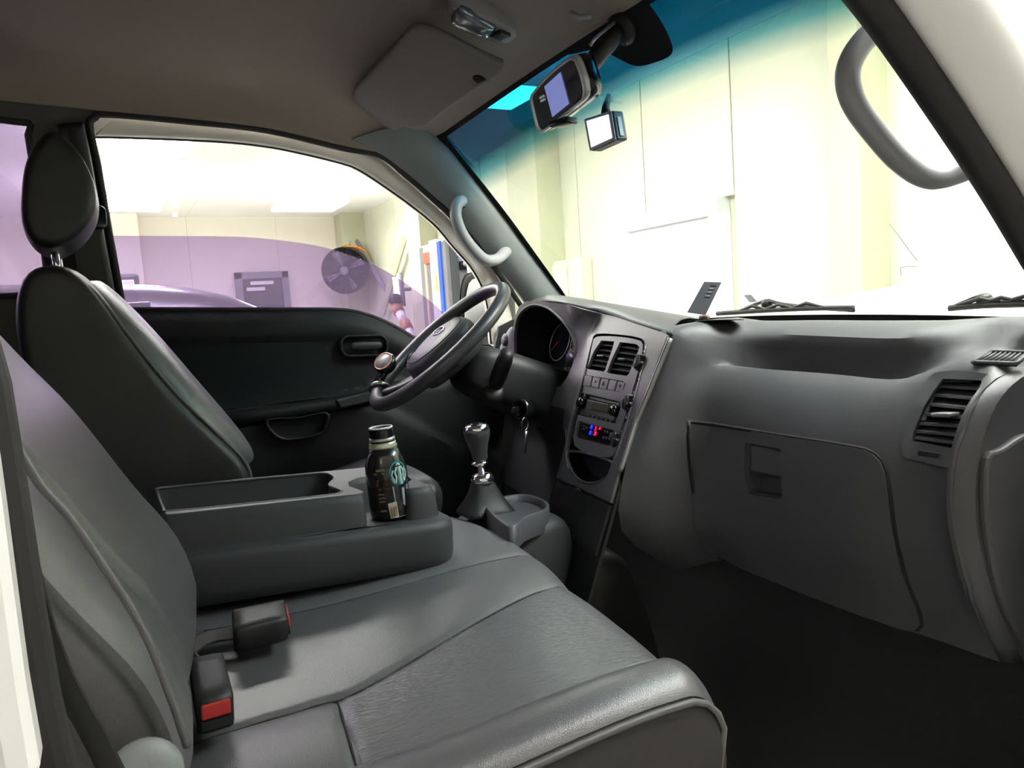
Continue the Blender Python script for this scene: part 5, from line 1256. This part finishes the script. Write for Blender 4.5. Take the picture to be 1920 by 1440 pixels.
# ================================================================== belt buckles
def buckle(name, label, corners, h, red_side, web):
    t = thing(name, label, 'buckle', sum(corners, V((0, 0, 0)))/4)
    c = sum(corners, V((0, 0, 0)))/4
    rows = []
    for s_, z_ in ((0.86, -h), (1.0, -h*0.85), (1.0, -h*0.15), (0.93, 0.0), (0.5, 0.0015)):
        rows.append([c+(p-c)*s_+V((0, 0, z_)) for p in resample(corners, 24, True)])
    mesh('buckle_body', *g_loft(rows, closed=True, caps=True), 'black', t)
    a, b = (corners[i] for i in red_side); ctr_ = (a+b)/2; out_ = (ctr_-c); out_.z = 0; out_.normalize()
    d_ = (b-a)*0.78
    lp = [ctr_-d_/2+out_*0.001+V((0, 0, -h*0.12)), ctr_+d_/2+out_*0.001+V((0, 0, -h*0.12)), ctr_+d_/2+out_*0.003+V((0, 0, -h*0.5)), ctr_-d_/2+out_*0.003+V((0, 0, -h*0.5))]
    mesh('release_button', *g_prism(lp, -out_*0.008), 'red', t, smooth=False, bevel=0.0015, label='red release button')
    lp = [ctr_-d_/2+out_*0.001+V((0, 0, -h*0.56)), ctr_+d_/2+out_*0.001+V((0, 0, -h*0.56)), ctr_+d_/2+out_*0.002+V((0, 0, -h*0.8)), ctr_-d_/2+out_*0.002+V((0, 0, -h*0.8))]
    mesh('tongue_slot', *g_prism(lp, -out_*0.004), 'void', t, smooth=False)
    mesh('webbing_stalk', *g_loft([[p+V((0, -0.018, 0)), p+V((0, 0, 0.002)), p+V((0, 0.018, 0))] for p in spline(web, 4)]), mat('stalk_cloth', (0.05, 0.042, 0.04), 0.8), t, solid=0.003)
zt = 0.447
b1 = [P(a, b, z=zt) for a, b in ((434, 1143), (535, 1122), (541, 1156), (437, 1182))]
buckle('seat_belt_buckle', 'dark seat belt buckle lying against the folded middle backrest', b1, 0.03, (1, 2), [sum(b1[::3], V((0, 0, 0)))/2+V((0.01, 0, -0.018)), P(395, 1195, z=0.425), P(360, 1215, z=0.425)])
zt = 0.452
b2 = [P(a, b, z=zt) for a, b in ((354, 1232), (418, 1219), (439, 1298), (368, 1318))]
buckle('seat_belt_buckle', 'dark seat belt buckle with red button standing beside the backrest foot', b2, 0.035, (2, 3), [sum(b2[:2], V((0, 0, 0)))/2+V((0, 0, -0.02)), P(360, 1225, z=0.43), P(340, 1225, z=0.42)])

# ================================================================== overhead: visors, lamp, mirror, cameras
va, vb_, vc = P(665, 176, y=0.535), P(780, 58, z=1.350), P(800, 240, y=0.53)
vn = (vb_-va).cross(vc-va).normalized(); vd = vn.dot(va)
if vn.z > 0: vn = -vn; vd = -vd
def VP(a, b): return PN(a, b, vn, vd)
vis_px = [(664, 170), (705, 125), (760, 66), (776, 55), (795, 56), (830, 70), (880, 96), (930, 119), (944, 125), (938, 140), (926, 148), (900, 165), (855, 195), (815, 225), (795, 240), (775, 244), (762, 239), (752, 238), (740, 246), (728, 243), (690, 215), (668, 195), (660, 182)]
VS = resample(spline([VP(a, b) for a, b in vis_px], 3), 70, True)
sv = thing('driver_sun_visor', 'grey vinyl sun visor folded up above the steering wheel', 'sun visor', VP(800, 150))
vcn = sum(VS, V((0, 0, 0)))/70
rows = [[vcn+(p-vcn)*0.985-vn*0.016 for p in VS], [p-vn*0.010 for p in VS], [p-vn*0.004 for p in VS], [vcn+(p-vcn)*0.985 for p in VS], [vcn+(p-vcn)*0.9 for p in VS]]
mesh('visor_pad', *g_loft(rows, closed=True, caps=True), 'visor', sv)
ck = VP(899, 148)
mesh('visor_clip', *g_lathe([(0.014, -0.006), (0.014, 0.002), (0.010, 0.003)], ck, axis=vn, n=20), 'void', sv)
mesh('clip_hook', *g_tube([VP(893, 158)+vn*0.004, VP(900, 150)+vn*0.012, VP(912, 146)+vn*0.010], 0.004, 8), 'handle', sv)
# passenger visor: its inner end with the clip
pv = thing('passenger_sun_visor', 'grey vinyl sun visor above the passenger side with a clip', 'sun visor', (0.75, -0.4, 1.35))
off = P(1085, 18, z=1.352)
vq = [V((0.60, -0.20, 1.385)), V((0.60, -0.56, 1.375)), V((0.74, -0.57, 1.33)), V((0.80, -0.40, 1.333)), V((0.815, -0.20, 1.345))]
vq = resample(spline(vq, 3, closed=True), 40, True)
mesh('visor_pad', *g_prism(vq, (0.004, 0, 0.014)), 'visor', pv, bevel=0.004)
mesh('clip_hook', *g_tube([off+V((-0.01, 0.01, -0.004)), off+V((0.0, 0, -0.014)), off+V((0.02, -0.01, -0.012))], 0.005, 8), 'handle', pv)
# dome lamp
dl = thing('dome_lamp', 'small interior lamp with chrome bar on the headliner', 'lamp', P(905, 40, z=1.37))
def DZ(a, b, z=1.362): return P(a, b, z=z)
bl2 = resample(spline([DZ(a, b) for a, b in ((838, 12), (848, 5), (870, 12), (940, 40), (968, 58), (965, 72), (945, 80), (915, 70), (860, 42), (840, 28))], 3, closed=True), 44, True)
bc = sum(bl2, V((0, 0, 0)))/44
mesh('lamp_base', *g_loft([[p+V((0, 0, 0.07)) for p in bl2], bl2, [bc+(p-bc)*0.94+V((0, 0, -0.005)) for p in bl2], [bc+(p-bc)*0.5+V((0, 0, -0.006)) for p in bl2]], closed=True, caps=True), 'visor', dl)
ln_ = resample(spline([DZ(a, b, 1.354) for a, b in ((846, 38), (858, 18), (880, 24), (922, 46), (930, 52), (915, 69), (890, 62), (862, 48))], 3, closed=True), 40, True); lc_ = sum(ln_, V((0, 0, 0)))/40
mesh('lens', *g_loft([[p+V((0, 0, 0.008)) for p in ln_], ln_, [lc_+(p-lc_)*0.85+V((0, 0, -0.006)) for p in ln_], [lc_+(p-lc_)*0.3+V((0, 0, -0.008)) for p in ln_]], closed=True, caps=True), mat('lamp_lens', (0.10, 0.10, 0.12), 0.15, coat=0.5), dl)
mesh('chrome_bar', *g_tube(spline([DZ(a, b, 1.350) for a, b in ((848, 42), (872, 54), (896, 64), (914, 67))], 4), 0.004, 8), 'chrome', dl)
mesh('lamp_switch', *g_box(DZ(938, 66, 1.352), (0.03, 0.03, 0.008), rot(z=20)), 'black', dl, bevel=0.002)
# mirror with a screen in it
m1, m2, m3 = P(1098, 183, y=-0.07), P(1010, 247, y=0.2), P(1076, 105, y=-0.065)
mn = (m2-m1).cross(m3-m1).normalized(); md_ = mn.dot(m1)
if mn.x > 0: mn = -mn; md_ = -md_
def MP(a, b): return PN(a, b, mn, md_)
mo_px = [(994, 184), (1000, 172), (1020, 148), (1045, 124), (1070, 106), (1078, 104), (1084, 112), (1094, 140), (1100, 166), (1098, 183), (1085, 196), (1050, 224), (1020, 247), (1012, 249), (1006, 240), (999, 212)]
ML = resample(spline([MP(a, b) for a, b in mo_px], 3, closed=True), 60, True); mcn = sum(ML, V((0, 0, 0)))/60
rv = thing('rear_view_mirror', 'rear view mirror with glowing blue screen and silver frame', 'mirror', mcn)
rows = [[mcn+(p-mcn)*0.7-mn*0.045 for p in ML], [mcn+(p-mcn)*0.96-mn*0.032 for p in ML], [p-mn*0.02 for p in ML], [p-mn*0.006 for p in ML]]
mesh('mirror_shell', *g_loft(rows, closed=True, caps=True), 'gloss_black', rv)
rows = [[p-mn*0.008 for p in ML], [p+mn*0.001 for p in ML], [mcn+(p-mcn)*0.93+mn*0.003 for p in ML], [mcn+(p-mcn)*0.89 for p in ML]]
mesh('mirror_frame', *g_loft(rows, closed=True), mat('silver_frame', (0.75, 0.75, 0.8), 0.3, metal=0.4), rv)
mf = [mcn+(p-mcn)*0.9+mn*0.0002 for p in ML]
mesh('mirror_glass', *g_prism(mf, -mn*0.004), mat('dark_mirror', (0.03, 0.03, 0.045), 0.06, coat=0.3), rv, smooth=False)
sq = [MP(a, b)+mn*0.001 for a, b in ((1022, 162), (1052, 135), (1068, 194), (1037, 219))]
mesh('screen', *g_prism(sq, mn*0.0008), mat('lit_screen', (0.1, 0.1, 0.2), 0.3, emit=(0.28, 0.33, 0.78), estr=0.2), rv, smooth=False)
sb_ = mat('screen_text', (0.6, 0.6, 0.65), 0.4, emit=(0.7, 0.7, 0.8), estr=0.06)
for q in (((1012, 182), (1021, 177), (1022.5, 181), (1013, 186)), ((1014, 188), (1023, 183), (1024, 187), (1015, 192))):
    mesh('screen_mark', *g_prism([MP(a, b)+mn*0.001 for a, b in q], mn*0.0006), sb_, rv, smooth=False)
gp1 = glass_pt(0.0, 0.955, 0.008)
mesh('mirror_stay', *g_tube(spline([mcn-mn*0.04, mcn-mn*0.06+V((0, 0, 0.03)), gp1+V((-0.02, 0, -0.02)), gp1], 4), [0.022]*4+[0.018]*9, 12), 'black', rv)
mesh('stay_foot', *g_lathe([(0.035, 0), (0.033, 0.008), (0.02, 0.02)], gp1+V((0.006, 0, 0.004)), axis=(-0.8, 0, -0.6), n=20), 'black', rv)
mesh('cable', *g_tube(spline([gp1+V((-0.03, -0.02, 0.0)), P(1118, 70, x=0.80), P(1106, 86, x=0.79)], 5), 0.003, 6), 'silver', rv)
mesh('sensor_foot', *g_box(P(1056, 230, x=0.80), (0.03, 0.05, 0.012), rot(z=12)), 'gloss_black', rv, bevel=0.003)
# dash camera below the mirror
dcx = 0.905
f1, f2, f3, f4 = (P(a, b, x=x) for a, b, x in ((1096, 223, dcx), (1147, 207, dcx-0.012), (1156, 262, dcx-0.012), (1107, 284, dcx)))
dn = (f2-f1).cross(f4-f1).normalized()
if dn.x > 0: dn = -dn
dcam = thing('dash_camera', 'small square dash camera with a glaring white screen below the mirror', 'camera', (f1+f2+f3+f4)/4)
LP4 = resample([f1, f2, f3, f4], 4, True)
mesh('camera_body', *g_prism([f1, f2, f3, f4], -dn*0.026), 'black', dcam, smooth=False, bevel=0.004)
fcn = (f1+f2+f3+f4)/4
mesh('face_frame', *g_prism([fcn+(p-fcn)*0.99 for p in (f1, f2, f3, f4)], dn*0.002), mat('cam_face', (0.45, 0.46, 0.55), 0.3), dcam, smooth=False, bevel=0.002)
mesh('screen', *g_prism([fcn+(p-fcn)*0.8+dn*0.002 for p in (f1, f2, f3, f4)], dn*0.001), mat('white_screen', (0.9, 0.9, 0.95), 0.3, emit=(0.95, 0.95, 1.0), estr=0.4), dcam, smooth=False)
s1_ = [f2.lerp(f3, 0.2)-dn*0.009, f2.lerp(f3, 0.85)-dn*0.009, f2.lerp(f3, 0.85)-dn*0.017, f2.lerp(f3, 0.2)-dn*0.017]
sdx = (f2-f1).normalized()
mesh('side_panel', *g_prism([p+sdx*0.0005 for p in s1_], sdx*0.0015), 'handle', dcam, smooth=False)
cm0 = f1.lerp(f2, 0.6); gq = P(1150, 175, x=1.02)
mesh('camera_mount', *g_tube([cm0-dn*0.012, cm0-dn*0.012+V((0, 0, 0.012)), cm0.lerp(gq, 0.6)+V((0, 0, 0.01))], [0.010, 0.008, 0.006], 10), 'black', dcam)
pq = [P(a, b, x=x) for a, b, x in ((1132, 160, 1.0), (1140, 164, 1.0), (1166, 196, 0.965), (1125, 188, 0.965))]
mesh('mount_plate', *g_prism(pq, (0.004, 0, 0.003)), glass('clear_plastic', (0.93, 0.95, 0.93), 0.12), dcam, smooth=False)

# ================================================================== grab handles
def grab(name, label, path, r, base_n, flat=0.75, smoothn=6):
    t = thing(name, label, 'handle', path[0]); q = spline(path, smoothn); n_ = len(q)
    mesh('grip', *g_tube(q, [r*(1.15-0.15*sstep(0, 4, i)*sstep(n_-1, n_-5, i)) for i in range(n_)], 14, flat=flat), 'handle', t)
    for i, p in ((0, path[0]), (-1, path[-1])):
        mesh('mount_rosette', *g_lathe([(r*1.45, -0.004), (r*1.45, 0.001), (r*1.2, 0.003)], p, axis=base_n, n=22), 'void', t)
    return t
def D1(a, b, o_): return PN(a, b, SN, SD-0.045-o_)
grab('grab_handle', 'grey plastic grab handle on the far windscreen pillar', [D1(866, 375, -0.012), D1(857, 384, 0.022), D1(855, 408, 0.034), D1(868, 441, 0.036), D1(888, 468, 0.036), D1(910, 487, 0.034), D1(932, 486, 0.022), D1(949, 470, -0.012)], 0.0155, (-0.5, -0.85, 0.1), 1.0)
E1 = [(1690, 45, -0.625), (1655, 52, -0.61), (1615, 82, -0.60), (1590, 135, -0.595), (1600, 190, -0.595), (1640, 248, -0.595), (1690, 303, -0.60), (1740, 333, -0.605), (1790, 325, -0.615), (1850, 297, -0.64)]
grab('grab_handle', 'large grey grab handle on the near windscreen pillar', [P(a, b, y=y) for a, b, y in E1], 0.0165, (0.3, 0.9, 0.1), 0.85)

# ================================================================== on and beyond the windscreen
nb0 = P(1304, 594, x=1.0)
nc = thing('phone_number_stand', 'small dark grey parking number card standing on the dashboard', 'card stand', P(1318, 600, x=0.99))
q = [P(a, b, x=x) for a, b, x in ((1288, 586, 1.0), (1322, 591, 1.0), (1352, 529, 1.02), (1320, 528, 1.02))]
mesh('card', *g_prism(q, (0.003, 0.0015, 0.0)), mat('card_grey', (0.14, 0.15, 0.17), 0.4), nc, smooth=False, bevel=0.0008)
for k in range(4):
    a = lerp2((1333, 535), (1322, 556), k/3); b = (a[0]+10, a[1]+0.6)
    mesh('card_digits', *g_prism([P(*c_, x=1.005) for c_ in (a, b, (b[0]-1.2, b[1]+2.6), (a[0]-1.2, a[1]+2.6))], (-0.001, 0, 0)), 'black', nc, smooth=False)
    if k < 3:
        a2 = (a[0]-1.6, a[1]+4.2); mesh('card_digits', *g_prism([P(*c_, x=1.005) for c_ in (a2, (a2[0]+8, a2[1]+0.5), (a2[0]+7, a2[1]+2.6), (a2[0]-1, a2[1]+2.2))], (-0.001, 0, 0)), 'white', nc, smooth=False)
bs = P(1322, 598, x=1.0)
mesh('hinge', *g_tube([bs+V((0, 0.012, 0.003)), bs+V((0, -0.008, 0.003))], 0.005, 10), mat('hinge_brown', (0.2, 0.12, 0.09), 0.5), nc)
dq = bhit(1332, 603) or P(1332, 603, x=1.0)
dk = [dq+V((0.03*math.sin(2*math.pi*k/10)+0.012, 0.055*math.cos(2*math.pi*k/10)-0.01, 0.0012)) for k in range(10)]
mesh('foot_disc', *g_prism(resample(spline(dk, 3, closed=True), 30, True), (0, 0, 0.0015)), 'black', nc, smooth=False)
def wiper(label, pts, arm, hub):
    t = thing('windscreen_wiper', label, 'wiper', pts[0])
    mesh('blade', *g_tube(spline(pts, 5), 0.006, 6), 'rubber', t)
    mesh('arm', *g_tube(spline(arm, 5), 0.007, 8, flat=0.6), 'black', t)
    mesh('pivot_cap', *g_lathe([(0.013, -0.01), (0.013, 0.004), (0.008, 0.009)], hub, axis=(-0.3, 0, 1), n=20), 'black', t)
    for k in (0.3, 0.5, 0.7):
        i = int(k*(len(pts)-1)); p = pts[0].lerp(pts[-1], k)
        mesh('blade_yoke', *g_tube([p+V((0, -0.04, 0.004)), p+V((-0.002, 0, 0.014)), p+V((0, 0.04, 0.004))], 0.004, 6), 'black', t)
wiper('black wiper resting at the foot of the windscreen beside the number card', [P(a, b, x=1.32) for a, b in ((1345, 588), (1420, 583), (1500, 579), (1600, 577))], [P(a, b, x=1.34) for a, b in ((1400, 577), (1424, 568), (1440, 564), (1470, 571), (1540, 578), (1600, 582))], P(1438, 569, x=1.34))
wiper('black wiper resting at the near end of the windscreen foot', [P(a, b, x=1.32) for a, b in ((1780, 578), (1840, 573), (1900, 571), (1990, 569))], [P(a, b, x=1.34) for a, b in ((1785, 577), (1810, 566), (1842, 556), (1875, 566), (1960, 568))], P(1845, 561, x=1.34))
q = [P(a, b, x=1.36) for a, b in ((1394, 553), (1408, 552), (1420, 566), (1405, 567))]
tag(mesh('washer_flag', *g_prism(q, (0.006, 0, 0)), 'grey', smooth=False, bevel=0.001), 'tiny grey tab sticking up behind the far wiper', 'tab')
